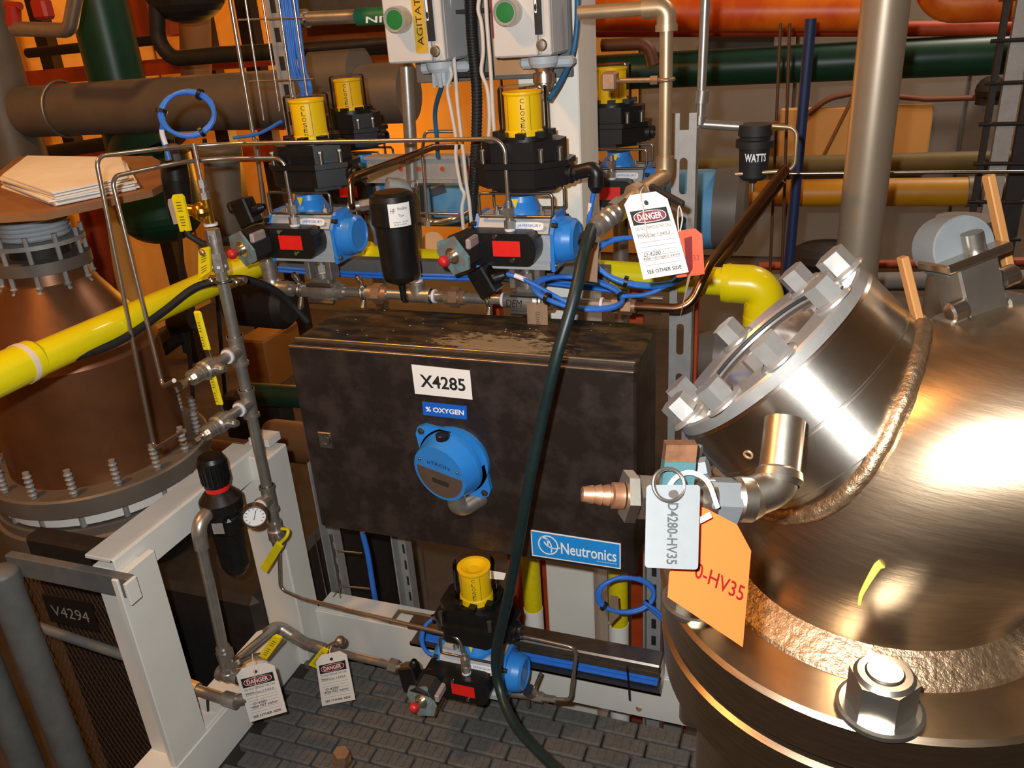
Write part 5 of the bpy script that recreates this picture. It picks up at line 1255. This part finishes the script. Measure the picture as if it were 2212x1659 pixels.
part(yp, 'right_elbow', B().tube(arc([(xr_-.085, yb_, zr_), (xr_+.003, yb_, zr_-.001), (xr_+.003, yb_, zr_-.095)], .040, 10), .046, 32).lathe((xr_-.095, yb_, zr_), X_, [(0, .036), (0, .045), (.018, .0475), (.018, .04)], 32).lathe((xr_+.003, yb_, zr_-.075), -Z_, [(0, .046), (.004, .0475), (.024, .0475), (.026, .036)], 32), YEL)
part(yp, 'down_run', B().cyl((xr_+.003, yb_, zr_-.05), (xr_+.003, yb_, -.55), R_, n=32), YEL)
solo('black_cable', cz([WX(112, 778, -1.435), WX(170, 768, -1.415), WX(260, 735, -1.40), WX(350, 675, -1.39), WX(420, 622, -1.36), W(480, 606, 1.56), W(530, 603, 1.60), W(590, 625, 1.66), W(630, 658, 1.70), W(665, 695, 1.72)], .0092), BLACKM, 'thick black cable slung under the yellow pipe to the cabinet corner', 'cable')
# ================================================================ railing and tag board, lower left foreground
rl_ = thing('guard_rail', 'grey painted guard rail with corner post at the lower left edge', 'railing', W(60, 1400, 1.0))
p0, p1 = W(2, 1240, .98), W(170, 1720, .98)
rpx = .034
part(rl_, 'corner_post', B().cyl((p0.x, .98, p0.z), (p0.x, .98, -.1), rpx, n=24).cyl((p0.x-.085, .93, p0.z), (p0.x-.085, .93, -.1), rpx, n=24), DGALV)
part(rl_, 'post_cap', B().sph((p0.x, .98, p0.z), rpx*1.04, n=24, k=8, t0=.5, t1=1, sq=.5).cyl((p0.x, .98, p0.z-.03), (p0.x, .98, p0.z), rpx*1.04, n=24), DGALV)
r1, r2 = W(25, 1215, 1.02), W(288, 1268, 1.02)
fr2 = frame((r1+r2)/2, r2-r1, Z_)
part(rl_, 'flat_bar', B().box((0, 0, 0), ((r2-r1).length, .052, .020), fr2, .002), DGALV)
part(rl_, 'bar_end', B().box(W(283, 1275, 1.01)+V((.004, 0, 0)), (.008, .03, .052), None, .001), WHITEP)
r1, r2 = W(70, 1350, 1.06), W(280, 1420, 1.08)
part(rl_, 'mid_bar', B().cyl(r1, r2, .012, n=14), DGALV)
em = thing('mesh_panel', 'brown expanded metal guard panel behind the corner post', 'panel', W(180, 1450, 1.22))
mb = B(); c = Card(W(40, 1230, 1.22), W(300, 1300, 1.24), W(420, 1690, 1.26), W(150, 1690, 1.22))
NX, NZ = 26, 34
for i in range(NX):
    for k in range(NZ):
        u, v = (i+.5*(k % 2))/NX, k/NZ; du, dv = .5/NX, 1/NZ
        if u+du > 1: continue
        for a, b2 in (((u-du, v), (u, v+dv)), ((u+du, v), (u, v+dv))):
            if not 0 <= a[0] <= 1: continue
            A, Bq = c.at(*a), c.at(*b2); s_ = V((0, 0, .0022)); mb.add([A-s_, Bq-s_, Bq+s_, A+s_], [(0, 1, 2, 3)])
            mb.add([A-s_+c.n*.002, Bq-s_+c.n*.002, Bq-s_, A-s_], [(0, 1, 2, 3)])
tag(part(em, 'expanded_metal', mb, MESHB), kind='stuff')
part(em, 'panel_edge', B().tube([c.at(0, 0), c.at(1, 0), c.at(1, 1), c.at(0, 1)], .006, 6, closed=True), DARKM)
sg_ = Card(W(92, 1282, 1.18), W(196, 1300, 1.18), W(214, 1362, 1.18), W(112, 1340, 1.18))
t = thing('number_sign', 'small black sign reading V4294 on the mesh panel', 'sign', sg_.at(.5, .5))
part(t, 'sign_board', sg_.sheet(B(), .004), SIGNBK); part(t, 'lettering', sg_.text(B(), 'V4294', .12, .34, .90, .72, .0046), GALV)
solo('dark_skid', B().box((-1.72, 1.30, -.05), (.35, .06, 1.0), bev=.01).box((-1.6, 1.75, -.17), (.5, .6, .76), bev=.02), DARKM, 'dark equipment skid inside the white frame', 'skid')
solo('brown_drum', B().lathe((-1.55, 2.25, -.55), Z_, [(0, 0), (0, .16), (.02, .17), (.58, .17), (.60, .16), (.60, 0)], 32), DARKM, 'dark brown drum behind the white frame', 'drum')

# ================================================================ copper brown vessel at left
Dv = 2.55; LV = WD(222, 985, Dv); lx, ly, lz = LV.x, LV.y, LV.z
k_ = Dv/2.2
lv = thing('brown_vessel', 'copper brown conical vessel with bolted flanges at left behind the yellow pipe', 'vessel', (lx, ly, lz))
RV = .268*k_
def zat(y, x): 
    d = ray(x, y); t = math.hypot(lx, ly)/math.hypot(d.x, d.y); return EYE.z+d.z*t
zs = zat(745, 170); zn = zat(556, 120); zc = zat(500, 110)
part(lv, 'cylinder_wall', B().lathe((lx, ly, lz), Z_, [(0, RV*.80), (zs-lz, RV*.78), (zs-lz+.03, RV*.74), (zn-lz-.05, RV*.36), (zn-lz, RV*.33)], 56), COPPER)
part(lv, 'upper_flange', B().lathe((lx, ly, lz), Z_, [(-.03, RV*.78), (-.03, RV*1.0), (-.025, RV*1.02), (.025, RV*1.02), (.03, RV*1.0), (.03, RV*.78)], 64), DUCT)
part(lv, 'lower_flange', B().lathe((lx, ly, lz-.10), Z_, [(-.05, RV*.7), (-.05, RV*1.0), (-.045, RV*1.03), (.0, RV*1.03), (.005, RV*1.0), (.03, RV*1.0), (.03, RV*.7)], 64), DUCT)
part(lv, 'flange_gasket', B().lathe((lx, ly, lz-.065), Z_, [(0, RV*.94), (.035, RV*.94)], 64), PAPER, 'white gasket edge')
part(lv, 'lower_shell', B().lathe((lx, ly, -.55), Z_, [(0, RV*.5), (.3, RV*.8), (lz+.45, RV*.9)], 56), DARKM)
for i in range(16):
    a = 2*PI*i/16+.15; q = V((lx+RV*.93*math.cos(a), ly+RV*.93*math.sin(a), lz))
    bb = B().cyl(q-Z_*.15, q+Z_*.11, .009, n=10)
    for j in range(5): bb.lathe(q+Z_*(.035+.014*j), Z_, [(0, .009), (.005, .0125), (.010, .009)], 10)
    part(lv, 'flange_stud', bb, GALV)
nr = .118
part(lv, 'neck_flange', B().lathe((lx, ly, zn), Z_, [(-.018, nr*.6), (-.018, nr*1.05), (.014, nr*1.05), (.018, nr*.6)], 48), DUCT)
part(lv, 'neck', B().lathe((lx, ly, zn), Z_, [(.0, nr*.66), (.16, nr*.66)], 40), DARKM)
bel = [(.062, nr*.62)]
for j in range(6): bel += [(.064+.012*j, nr*.68), (.070+.012*j, nr*.75), (.076+.012*j, nr*.68)]
part(lv, 'bellows', B().lathe((lx, ly, zn), Z_, bel, 40), LGREY, 'pale ribbed bellows')
part(lv, 'collar', B().lathe((lx, ly, zn), Z_, [(.050, nr*.6), (.050, nr*1.02), (.062, nr*1.02), (.062, nr*.6)], 48), GALV)
for i in range(10):
    a = 2*PI*i/10+.3; q = V((lx+nr*.96*math.cos(a), ly+nr*.96*math.sin(a), zn)); bb = B().cyl(q-Z_*.085, q+Z_*.085, .0065, n=8)
    for j in range(3): bb.lathe(q+Z_*(-.085+.014*j), Z_, [(0, .008), (.005, .011), (.010, .008)], 8)
    part(lv, 'neck_stud', bb, GALV)
zt = zat(455, 130)+.050
tq = [WZ(x, y, zt) for x, y in ((-60, 430), (40, 345), (330, 345), (395, 385), (330, 420), (100, 470), (-60, 480))]
tbt = thing('top_plate', 'brown board lying on the neck of the brown vessel', 'board', (lx, ly, zt))
bb = B(); Kq = len(tq); bb.add([p+Z_*.012 for p in tq], [list(range(Kq))[::-1]]); bb.add([p-Z_*.006 for p in tq], [list(range(Kq))])
for i in range(Kq): bb.add([tq[i]-Z_*.006, tq[(i+1) % Kq]-Z_*.006, tq[(i+1) % Kq]+Z_*.012, tq[i]+Z_*.012], [(3, 2, 1, 0)])
part(tbt, 'board', bb, mat('brown_board', (150, 104, 66), .6, 0, .15, 10))
part(tbt, 'round_rim', B().lathe((lx, ly, zt-.018), Z_, [(0, nr*.5), (0, nr*1.5), (.006, nr*1.55), (.011, nr*1.55), (.011, nr*.5)], 56), DUCT)
# folded papers on it: each sheet its own piece
pp = thing('paper_stack', 'crumpled stack of white papers lying on the brown board', 'papers', WZ(140, 400, zt+.015))
pq = [WZ(x, y, zt+.014) for x, y in ((0, 405), (65, 358), (270, 362), (292, 408), (120, 445))]
for i in range(6):
    j = lambda: V((random.uniform(-.012, .012), random.uniform(-.012, .012), 0))
    bb = B(); top = [p+j()+Z_*(.0065*i) for p in pq]
    cpt = sum(top, V())/5+Z_*.012
    ring = [t_.lerp(cpt, .5)+Z_*random.uniform(0, .012) for t_ in top]
    bb.add(top+ring+[cpt], [(k, (k+1) % 5, 5+(k+1) % 5, 5+k) for k in range(5)]+[(5+k, 5+(k+1) % 5, 10) for k in range(5)], True)
    bb.add([p-Z_*.004 for p in top]+top, [(k, (k+1) % 5, 5+(k+1) % 5, 5+k) for k in range(5)])
    part(pp, 'sheet', bb, PAPERW)

# ================================================================ pipes and plant behind, left half
def bgpipe(name, lab, pts, Y, px, mt, R=None, n=24, cat='pipe', group=None):
    P_ = [W(x, y, Y) if not isinstance(Y, (list, tuple)) else W(x, y, Y[i]) for i, (x, y) in enumerate(pts)]
    r = rad(px, P_[0]); q = arc(P_, R or r*2.2, 8) if len(P_) > 2 else P_
    return solo(name, B().tube(q, r, n), mt, lab, cat, group)
t = thing('grey_duct', 'large grey brown tee shaped duct at the upper left', 'duct', W(60, 250, 2.9))
a_, b_ = W(30, -120, 2.9), W(58, 420, 2.9)
part(t, 'upright', B().cyl((b_.x, 2.9, b_.z-.3), (b_.x, 2.9, 3.6), .135, n=40), DUCT)
h0, h1 = W(60, 242, 2.9), W(880, 160, 2.9)
part(t, 'branch', B().cyl((h0.x, 2.9, h0.z), (h1.x, 2.9, h0.z+.02), rad(57, W(400, 210, 2.9)), n=40), DUCT)
part(t, 'branch_weld', B().torus(W(140, 236, 2.9), X_, rad(58, W(140, 236, 2.9)), .006, 40, 6), CAST)
part(t, 'end_collar', B().cyl(W(690, 172, 2.9), W(780, 166, 2.9), rad(64, W(720, 170, 2.9)), n=40), DUCT)
gt = W(205, 0, 3.3); gb_ = W(300, 360, 3.3)
t = thing('green_pipe', 'dark green vertical pipe at upper left ending in a wide rounded pot', 'pipe', gt)
gx_ = W(255, 180, 3.3).x
part(t, 'upright', B().cyl((gx_, 3.3, W(300, 400, 3.3).z), (gx_, 3.3, 4.2), rad(58, W(255, 180, 3.3)), n=36), GREENP)
pc_ = W(345, 450, 3.3); pr_ = rad(88, pc_)
part(t, 'pot', B().cyl((pc_.x, 3.3, pc_.z-.02), (pc_.x, 3.3, pc_.z+.26), pr_, n=40).sph((pc_.x, 3.3, pc_.z-.02), pr_, n=40, k=8, t0=0, t1=.5, sq=.75).cyl((pc_.x, 3.3, pc_.z+.26), (pc_.x-.05, 3.3, pc_.z+.38), pr_, pr_*.6, n=40), GREENP)
bgpipe('dark_pipe', 'dark pipe dropping and turning right at the top left', [(338, -30), (342, 130), (480, 118), (850, 98)], 3.1, 17, DARKM, .09)
solo('dark_tank', B().sph(W(400, -18, 3.2), rad(85, W(400, -18, 3.2)), n=32, k=14, sq=.75), DARKM, 'dark rounded tank end cut by the top edge', 'tank')
bgpipe('dark_pipe', 'dark horizontal pipe behind the green pipe', [(60, 115), (345, 85)], 3.6, 10, DARKM)
bgpipe('elbow_pipe', 'grey elbow pipe at the top left corner', [(30, 62), (150, 66), (166, -20)], 2.5, 15, PIPE, .05)
solo('red_box', B().box(W(92, 20, 2.6), (.07, .05, .07), bev=.01), REDPIPE, 'small red box above the elbow pipe at the top left', 'box')
solo('small_valve', B().cyl(W(28, 10, 2.5), W(30, 55, 2.5), .026, n=10).cyl(W(14, 12, 2.5), W(44, 13, 2.5), .014, n=12), REDPIPE, 'small red valve over the elbow pipe at the top left', 'valve')
t = thing('labelled_pipe', 'grey pipe with green label band behind the left push button station', 'pipe', W(740, 36, 2.3))
e0, e1 = W(648, 41, 2.3), W(900, 30, 2.3)
part(t, 'pipe', B().cyl(e0, e1, rad(14, e0), n=24).cyl(e0, W(664, 40, 2.3), rad(19, e0), n=24), PIPE)
part(t, 'label_band', B().cyl(W(772, 37, 2.3), W(880, 31, 2.3), rad(17.5, e0), n=28), GREENL, 'green label band with white letters')
nc = Card(W(790, 36, 2.26), W(850, 33, 2.26), W(850, 47, 2.26), W(790, 50, 2.26)); part(t, 'lettering', nc.text(B(), 'NIT', 0, 0, 1, 1, .0), WINK)
bgpipe('thin_dark_pipe', 'thin dark pipe under the green labelled pipe', [(655, 106), (790, 95), (860, 88)], 2.5, 7, DARKM)
bgpipe('dark_pipe', 'dark pipe run low behind the left vessel', [(100, 330), (300, 300)], 3.8, 14, DARKM)
bgpipe('tan_post', 'tan post between the orange wall panels', [(418, -60), (425, 180)], 4.0, 34, mat('tan_post', (150, 104, 62), .7, 0, .1, 8))
bgpipe('flanged_pipe', 'grey pipe with flange below the blue cable coil', [(478, 330), (490, 520)], 2.5, 38, DUCT)
solo('pipe_flange', B().cyl(W(474, 318, 2.5), W(478, 345, 2.5), rad(46, W(478, 330, 2.5)), n=32), DUCT, 'round flange on top of the grey pipe below the coil', 'flange')
for i, (x, lab) in enumerate(((390, 'left brown upright of the shelf behind the riser'), (460, 'right brown upright of the shelf behind the riser'))):
    bgpipe('thin_upright', lab, [(x-18, 300), (x+30, 900)], 2.9, 5, DARKM, n=8)
bgpipe('amber_post', 'amber sloped post left of the green pot', [(228, 420), (300, 700)], 3.4, 26, WALLO)
bgpipe('red_post', 'red oxide post behind the vessel neck', [(190, 400), (225, 640)], 3.3, 26, RUST)
# dark lines of a rack in front of the lit wall
for i, (pts, lab) in enumerate((([(60, 170), (620, 120)], 'upper dark beam of the rack before the orange wall'), ([(60, 265), (620, 262)], 'middle dark beam of the rack before the orange wall'), ([(60, 340), (620, 330)], 'lower dark beam of the rack before the orange wall'))):
    a_, b_ = W(*pts[0], 4.4), W(*pts[1], 4.4)
    solo('rack_beam', B().box((0, 0, 0), ((b_-a_).length, .09, .08), frame((a_+b_)/2, b_-a_, Z_)), RUST, lab, 'beam', 'dark beams before the orange wall')
for x, lab in ((130, 'left'), (290, 'middle'), (470, 'right'), (565, 'far right')):
    p_ = W(x, 200, 4.5); solo('rack_post', B().box((p_.x, 4.5, 1.3), (.10, .08, 3.7)), DARKM, lab+' dark rack post before the orange wall', 'post', 'rack posts before the orange wall')
solo('brown_tank', B().lathe(W(640, 955, 2.35), X_, [(-.12, 0), (-.12, .075), (-.10, .08), (.5, .08), (.5, 0)], 36), mat('tan_drum', (122, 84, 52), .6, 0, .1, 8), 'brown tank end behind the cabinet left edge', 'tank')
bgpipe('green_line', 'dark green pipe low behind the riser', [(540, 850), (760, 865)], 2.6, 24, GREENP)
bgpipe('brown_beam', 'brown pipe low behind the vessel flange', [(430, 965), (620, 990)], 2.4, 20, mat('brown_pipe', (120, 84, 54), .6, .2, .15, 10))
solo('amber_cabinet', B().box(W(588, 765, 3.2), (.16, .3, .26), bev=.01), mat('amber_box', (150, 92, 30), .6, 0, .1, 8), 'amber lit cabinet behind the riser', 'cabinet')
solo('wall_valve', B().cyl(W(375, 700, 2.9), W(420, 690, 2.9), .05, n=10).cyl(W(385, 720, 2.88), W(345, 750, 2.88), .05, n=8).cyl(W(395, 700, 2.9), W(405, 760, 2.9), .02, n=8), DARKM, 'dark hand valve before the orange wall below the yellow pipe', 'valve')

# ---------------------------------------------------------------- upright wire tray with blue cables
yr = 1.95
wt = thing('wire_tray', 'upright wire mesh cable tray left of the station plate', 'tray', W(570, 150, yr))
for x0, x1, y1, r in ((497, 583, 500, .0058), (530, 570, 260, .0030), (567, 604, 240, .0030), (602, 636, 240, .0030), (634, 668, 240, .0030)):
    a_, b_ = W(x0, 0, yr), W(x1, y1, yr); d_ = b_-a_
    part(wt, 'wire_upright', B().cyl(a_-d_*.25, b_, r, n=10), TUBE)
for y in (43, 176):
    part(wt, 'wire_rung', B().tube([W(508+y*.17, y, yr), W(652+y*.14, y-5, yr)], .0026, 8), TUBE)
part(wt, 'rail_upright', B().cyl(W(553, 300, 1.9), W(573, 480, 1.9), .0062, n=10), TUBE)
sl_ = W(590, 60, 2.02)
st_ = part(wt, 'slotted_back', B().box((W(605, 100, 2.02).x, 2.02, 2.0), (.045, .004, 1.5)), GALV)
for k in range(9): part(st_, 'slot', B().box((W(605, 100, 2.02).x, 2.0175, 1.40+.07*k), (.016, .001, .035), None, .006), DARKM)
cb_ = thing('cable_bundle', 'bundle of blue cables running up the wire tray', 'cables', W(635, 100, 1.98))
for k in range(9):
    x = 612+4.2*k; part(cb_, 'cable', B().tube(spl([W(x-10+random.uniform(-2, 2), -40, 1.975), W(x+2, 60, 1.975), W(x+14+random.uniform(-2, 2), 150, 1.975), W(640+(x-628)*.6+22, 200, 1.975), W(655+(x-628)*.5, 330, 1.99)], 5), .0040, 7), BLUEC)

# ================================================================ plant behind, right half
bgpipe('steel_pole', 'thick stainless pole standing behind the sight glass', [(1985, -640), (1765, 1340)], 2.2, 57, mat('pole_steel', (168, 154, 134), .42, .5, .06, 10), n=48, cat='pole')
t = thing('orange_pipe', 'fat orange pipe along the top right with a bend', 'pipe', W(1700, 20, 3.6))
o0, o1 = W(1180, 28, 3.6), W(1960, 22, 3.6)
part(t, 'straight_run', B().cyl(o0, o1, rad(40, W(1600, 20, 3.6)), n=36), ORANGE)
part(t, 'bend', B().tube(arc([W(2010, -60, 3.3), W(2030, 8, 3.3), W(2900, -20, 3.3)], .12, 8), rad(40, W(2100, 5, 3.3)), 32), ORANGE)
bgpipe('pipe_shade_strip', 'dark red strip standing for the shade under the fat orange pipe', [(1290, 66), (2800, 57)], 3.9, 14, RUST, cat='beam')  # shade below the orange pipe, modelled as a dark red strip
bgpipe('green_pipe', 'dark green horizontal pipe behind the steel pole', [(1290, 158), (2700, 92)], 3.9, 36, GREENP, n=32)
t = thing('yellow_pipe', 'amber yellow horizontal pipe with grey end behind the steel pole', 'pipe', W(1800, 415, 3.4))
part(t, 'pipe', B().cyl(W(1560, 418, 3.4), W(2090, 414, 3.4), rad(29, W(1800, 415, 3.4)), n=32), YBG)
part(t, 'end_flange', B().cyl(W(2088, 414, 3.4), W(2165, 413, 3.4), rad(33, W(2120, 413, 3.4)), n=32), DUCT)
bgpipe('olive_pipe', 'dull olive pipe above the amber pipe', [(1500, 362), (2750, 333)], 3.7, 19, OLIVE)
bgpipe('bright_rod', 'thin bright horizontal rod across the right background', [(1705, 375), (2800, 366)], 2.6, 3.4, POLISH, n=10, cat='rod')
bgpipe('navy_post', 'slim navy blue post left of the steel pole', [(1752, 40), (1645, 1230)], 2.9, 12, NAVY, n=16, cat='post')
for i, (x0, x1, lab) in enumerate(((1686, 1662, 'left thin brown rod beside the navy post'), (1706, 1688, 'right thin brown rod beside the navy post'))):
    bgpipe('brown_rod', lab, [(x0, 50), (x1, 620)], 2.8, 3.5, mat('brown_rod', (96, 60, 36), .6, .2, .1, 10), n=8, cat='rod')
bgpipe('brown_hose', 'brown curved hose in front of the grey wall', [(1745, 246), (1790, 212), (1850, 200), (2000, 214), (2160, 210)], 5.6, 6, mat('brown_hose', (120, 72, 46), .6, 0, .1, 10), .2, 10, 'hose')
bgpipe('brown_brace', 'slanting thin brace left of the steel pole', [(1845, 205), (1775, 345)], 5.6, 4, OCHRE, n=8, cat='brace')
bgpipe('dark_brace', 'lower slanting dark brace beside the outlet tube', [(1690, 390), (1505, 640)], 2.1, 9, mat('brace_steel', (96, 72, 56), .5, .4, .1, 10), n=14, cat='brace')
solo('wall_board', B().box(W(1840, 305, 5.63), (.86, .05, .41), bev=.01), mat('orange_light_tan', (214, 160, 90), .7, 0, .05, 5), 'panel with orange light painted in as tan on the grey wall behind the steel pole', 'panel')  # orange light falling on the box is put into its tan colour
solo('dark_sign', B().box(W(1595, 88, 5.65), (.42, .02, .085)), SIGNBK, 'dark strip sign with faint letters under the orange pipe', 'sign')
bgpipe('shelf_beam', 'pale horizontal beam low behind the pole', [(1660, 612), (2500, 600)], 3.4, 20, WALLW, n=4, cat='beam')
bgpipe('shelf_beam', 'brown horizontal beam just above the pale low one', [(1640, 575), (2500, 560)], 3.5, 9, RUST, n=4, cat='beam')
solo('dark_machine', B().sph(W(1790, 555, 3.3), .15, n=20, k=8, sq=.4), DARKM, 'dark rounded machine top behind the yellow elbow', 'machine')
solo('black_ball_valve', B().sph(W(2140, 195, 5.55), .08, n=14, k=8).cyl(W(2140, 190, 5.55), W(2135, 225, 5.55), .07, n=8).cyl(W(2120, 205, 5.55), W(2170, 185, 5.55), .042, n=8), DARKM, 'black valve hanging on the brown hose at right', 'valve')
lf = thing('grey_ladder', 'grey ladder strut at the far right edge', 'ladder', W(2170, 250, 2.9))
part(lf, 'stile', B().box((0, 0, 0), (.05, .03, 1.3), frame(W(2178, 240, 2.9), X_, Y_).to_4x4() @ Matrix.Rotation(0, 4, 'X')), GALV)
a_, b_ = W(2230, -130, 2.9), W(2100, 720, 2.9); lfm = frame((a_+b_)/2, X_, (b_-a_))
bpy.data.objects.remove(lf.children[0])
part(lf, 'stile', B().box((0, 0, 0), (.046, (b_-a_).length, .03), lfm), GALV)
part(lf, 'dark_stile', B().box((-.045, 0, .01), (.016, (b_-a_).length, .03), lfm).box((.06, 0, .01), (.05, (b_-a_).length, .03), lfm), DARKM)
for k in range(8): part(lf, 'rung', B().cyl(a_.lerp(b_, .12+.1*k)-V((.07, .02, 0)), a_.lerp(b_, .12+.1*k)+V((.09, -.02, 0)), .006, n=8), DARKM)
solo('grey_pipe', B().cyl(W(2085, 470, 2.0), W(2085, 470, 2.0)-V((0, 0, 1.85)), rad(58, W(2085, 470, 2.0)), n=30), DUCT, 'grey brown pipe end behind the swing clamp', 'pipe')
# water filter with tubing
wfz = W(1630, 320, 2.0)
t = thing('water_filter', 'black water filter with white lettering hanging at the upper right', 'filter', wfz)
wx = wfz.x; zA, zB = W(1630, 268, 2.0).z, W(1632, 395, 2.0).z; hh = zA-zB
part(t, 'filter_head', B().lathe((wx, 2.0, zB), Z_, [(hh*.62, .03), (hh*.62, .042), (hh*.74, .042), (hh*.76, .034), (hh*.80, .034), (hh*.82, .038), (hh, .037), (hh, 0)], 28), BLACKM)
part(t, 'filter_bowl', B().lathe((wx, 2.0, zB), Z_, [(0, 0), (0, .008), (hh*.04, .010), (hh*.06, .024), (hh*.12, .032), (hh*.63, .034)], 28), BLACKM)
part(t, 'drain_tip', B().cyl((wx, 2.0, zB-.02), (wx, 2.0, zB), .005, n=10), NICKEL)
tb = B(); cyl_text(tb, (wx, 2.0), .0347, 'WATTS', -PI/2-.55, -PI/2+.90, zB+hh*.40, zB+hh*.54); part(t, 'lettering', tb, WINK)
bgpipe('supply_pipe', 'slim grey pipe dropping and turning into the water filter', [(1525, -30), (1512, 268), (1605, 274)], 2.0, 10.5, PIPE, .012, 16)
solo('pipe_coupling', B().cyl(W(1517, 195, 2.0), W(1514, 222, 2.0), .016, n=18).cyl(W(1512, 250, 2.0), W(1511, 268, 2.0), .015, n=18), PIPE, 'coupling on the slim grey pipe over the slotted channel', 'coupling')
bgpipe('filter_tube', 'bent tan tube looping round the water filter', [(1668, 272), (1722, 276), (1716, 368), (1588, 376)], 1.98, 4.5, TAN, .022, 10, 'tube')
solo('tube_nut', B().cyl(W(1666, 272, 1.99), W(1678, 273, 1.99), .011, n=6).cyl(W(1680, 273, 1.99), W(1694, 274, 1.99), .009, n=6), GOLD, 'brass nut joining tube and water filter', 'nut')
bgpipe('brown_elbow', 'brown bent pipe behind the tan pipe', [(1300, 98), (1400, 94), (1412, 140)], 3.4, 13, mat('brown_elbow', (100, 62, 40), .55, .3, .1, 10), .1)
# blue pump casing and grey parts behind the slotted channel
solo('pump_casing', B().lathe(W(1500, 452, 2.62), X_, [(-.17, 0), (-.17, .12), (.03, .125), (.09, .12), (.09, 0)], 8, PI/8), BLUEB, 'faded light blue pump casing behind the slotted channel', 'pump')
solo('pump_flange', B().lathe(W(1568, 450, 2.6), X_, [(-.03, 0), (-.03, .125), (.04, .13), (.06, .1), (.06, 0)], 10), DUCT, 'grey faceted flange right of the light blue pump casing', 'flange')
solo('blue_casing', B().box(W(960, 432, 2.55), (.18, .12, .16), bev=.02), BLUEB, 'light blue casing behind the thin upright tube', 'casing')
solo('grey_plate', B().box((0, 0, 0), (.05, .006, .10), frame(W(945, 410, 2.40), rt+up*.3, up-rt*.2)), GALV, 'small tilted grey plate before the light blue casing', 'plate')
solo('amber_disc', B().cyl(W(935, 525, 2.30), W(935, 525, 2.33), .035, n=24), YBG, 'amber round disc behind the grey standpipe', 'disc')
solo('grey_pump', B().lathe(W(1545, 770, 2.15), X_, [(-.05, 0), (-.05, .06), (.0, .075), (.06, .075), (.06, .09), (.085, .09), (.085, 0)], 28), DUCT, 'grey round pump body below the yellow elbow', 'pump')
solo('grey_rail', B().box((W(900, 560, 1.86).x, 1.88, W(900, 575, 1.88).z), (1.0, .03, .035)), DGALV, 'grey rail behind the header over the cabinet', 'rail')
solo('floor_nut', B().cyl(W(735, 1648, 1.10), W(737, 1625, 1.10), .018, n=6).sph(W(738, 1640, 1.12), .022, n=14, k=6, sq=.4), BRONZE, 'bronze nut lying on the walkway at the bottom edge', 'nut')
bg = thing('black_gland', 'black cylindrical cable gland under the hanging blue coil left of the riser', 'gland', W(378, 375, 1.78))
g0, g1 = W(385, 425, 1.78), W(374, 345, 1.78)
part(bg, 'gland_body', B().lathe(g0, g1-g0, [(-.06, 0), (-.06, .03), (.0, .034), (.05, .036), (.09, .034), (.095, .02)], 24), BLACK)
part(bg, 'clear_neck', B().cyl(g1, W(368, 312, 1.78), .020, .017, n=24), ALU)
solo('brown_screen', B().box(W(750, 110, 4.3), (.60, .03, .34)), mat('brown_screen', (150, 84, 36), .7, 0, .2, 6), 'brown screen under the green labelled pipe in the background', 'screen')
solo('grey_hood', B().box(W(760, 5, 4.2), (.66, .05, .20)), DGALV, 'grey hood behind the green labelled pipe', 'hood')
solo('dark_filler', B().lathe(W(565, 655, 2.5), X_, [(-.12, 0), (-.12, .09), (.10, .095), (.13, .07), (.13, 0)], 20), DARKM, 'dark filler body behind the riser under the left solenoid', 'motor')  # filler body added to keep the gap behind the riser dark
solo('dark_machine', B().box(W(560, 900, 2.9), (.34, .1, .22), bev=.01), DARKM, 'dark machine frame low between riser and cabinet', 'frame')
for o_ in [o for o in COL.objects if o.name in ('valve_actuator.003', 'valve_actuator.004')]:
    l_ = o_.matrix_world.translation; RM[o_.name] = o_.matrix_world.copy()
    part(o_, 'stem_pipe', B().cyl((l_.x, l_.y, -.55), (l_.x, l_.y, l_.z+.06), .022, n=18), PIPE)
dt = Card(W(1266, 520, 1.52), W(1294, 524, 1.52), W(1290, 610, 1.52), W(1262, 606, 1.52))
t = thing('metal_tag', 'dark metal tag hanging under the hose coupling beside the green hose', 'tag', dt.at(.5, 0)); part(t, 'tag_plate', dt.sheet(B(), .001), TAGB)
part(t, 'tag_wire', B().tube([W(1278, 522, 1.519), W(1283, 498, 1.49)], .0014, 6), STEEL)
wt_ = Card(W(1058, 1232, 1.40), W(1093, 1238, 1.40), W(1089, 1252, 1.40), W(1058, 1250, 1.40))
t = thing('paper_tag', 'small white tag beside the low yellow indicator', 'tag', wt_.at(.5, .5)); part(t, 'card', wt_.sheet(B(), .001), PAPER)
solo('bent_tube', B().tube(arc([W(842, 1345, 1.50), W(862, 1318, 1.50), W(955, 1336, 1.48), W(1000, 1350, 1.47)], .012, 6), .0036, 10), TUBE, 'thin bent tube behind the low actuator switch box', 'tube')
solo('yellow_drum', B().lathe(W(690, 1235, 2.15), Z_, [(-.30, 0), (-.30, .09), (.0, .10), (.03, .08), (.03, 0)], 24), YBG, 'amber yellow drum behind the white frame post', 'drum')
solo('dark_cabinet', B().box(W(300, 30, 4.2), (.42, .3, .26), bev=.01), RUST, 'red brown box high up before the orange wall', 'box')
solo('red_fitting', B().lathe(W(548, 1262, 1.95), Z_, [(-.06, 0), (-.06, .04), (.02, .045), (.04, .03), (.04, 0)], 18), REDPIPE, 'small red fitting behind the white frame post', 'fitting')
bpy.context.view_layer.update()
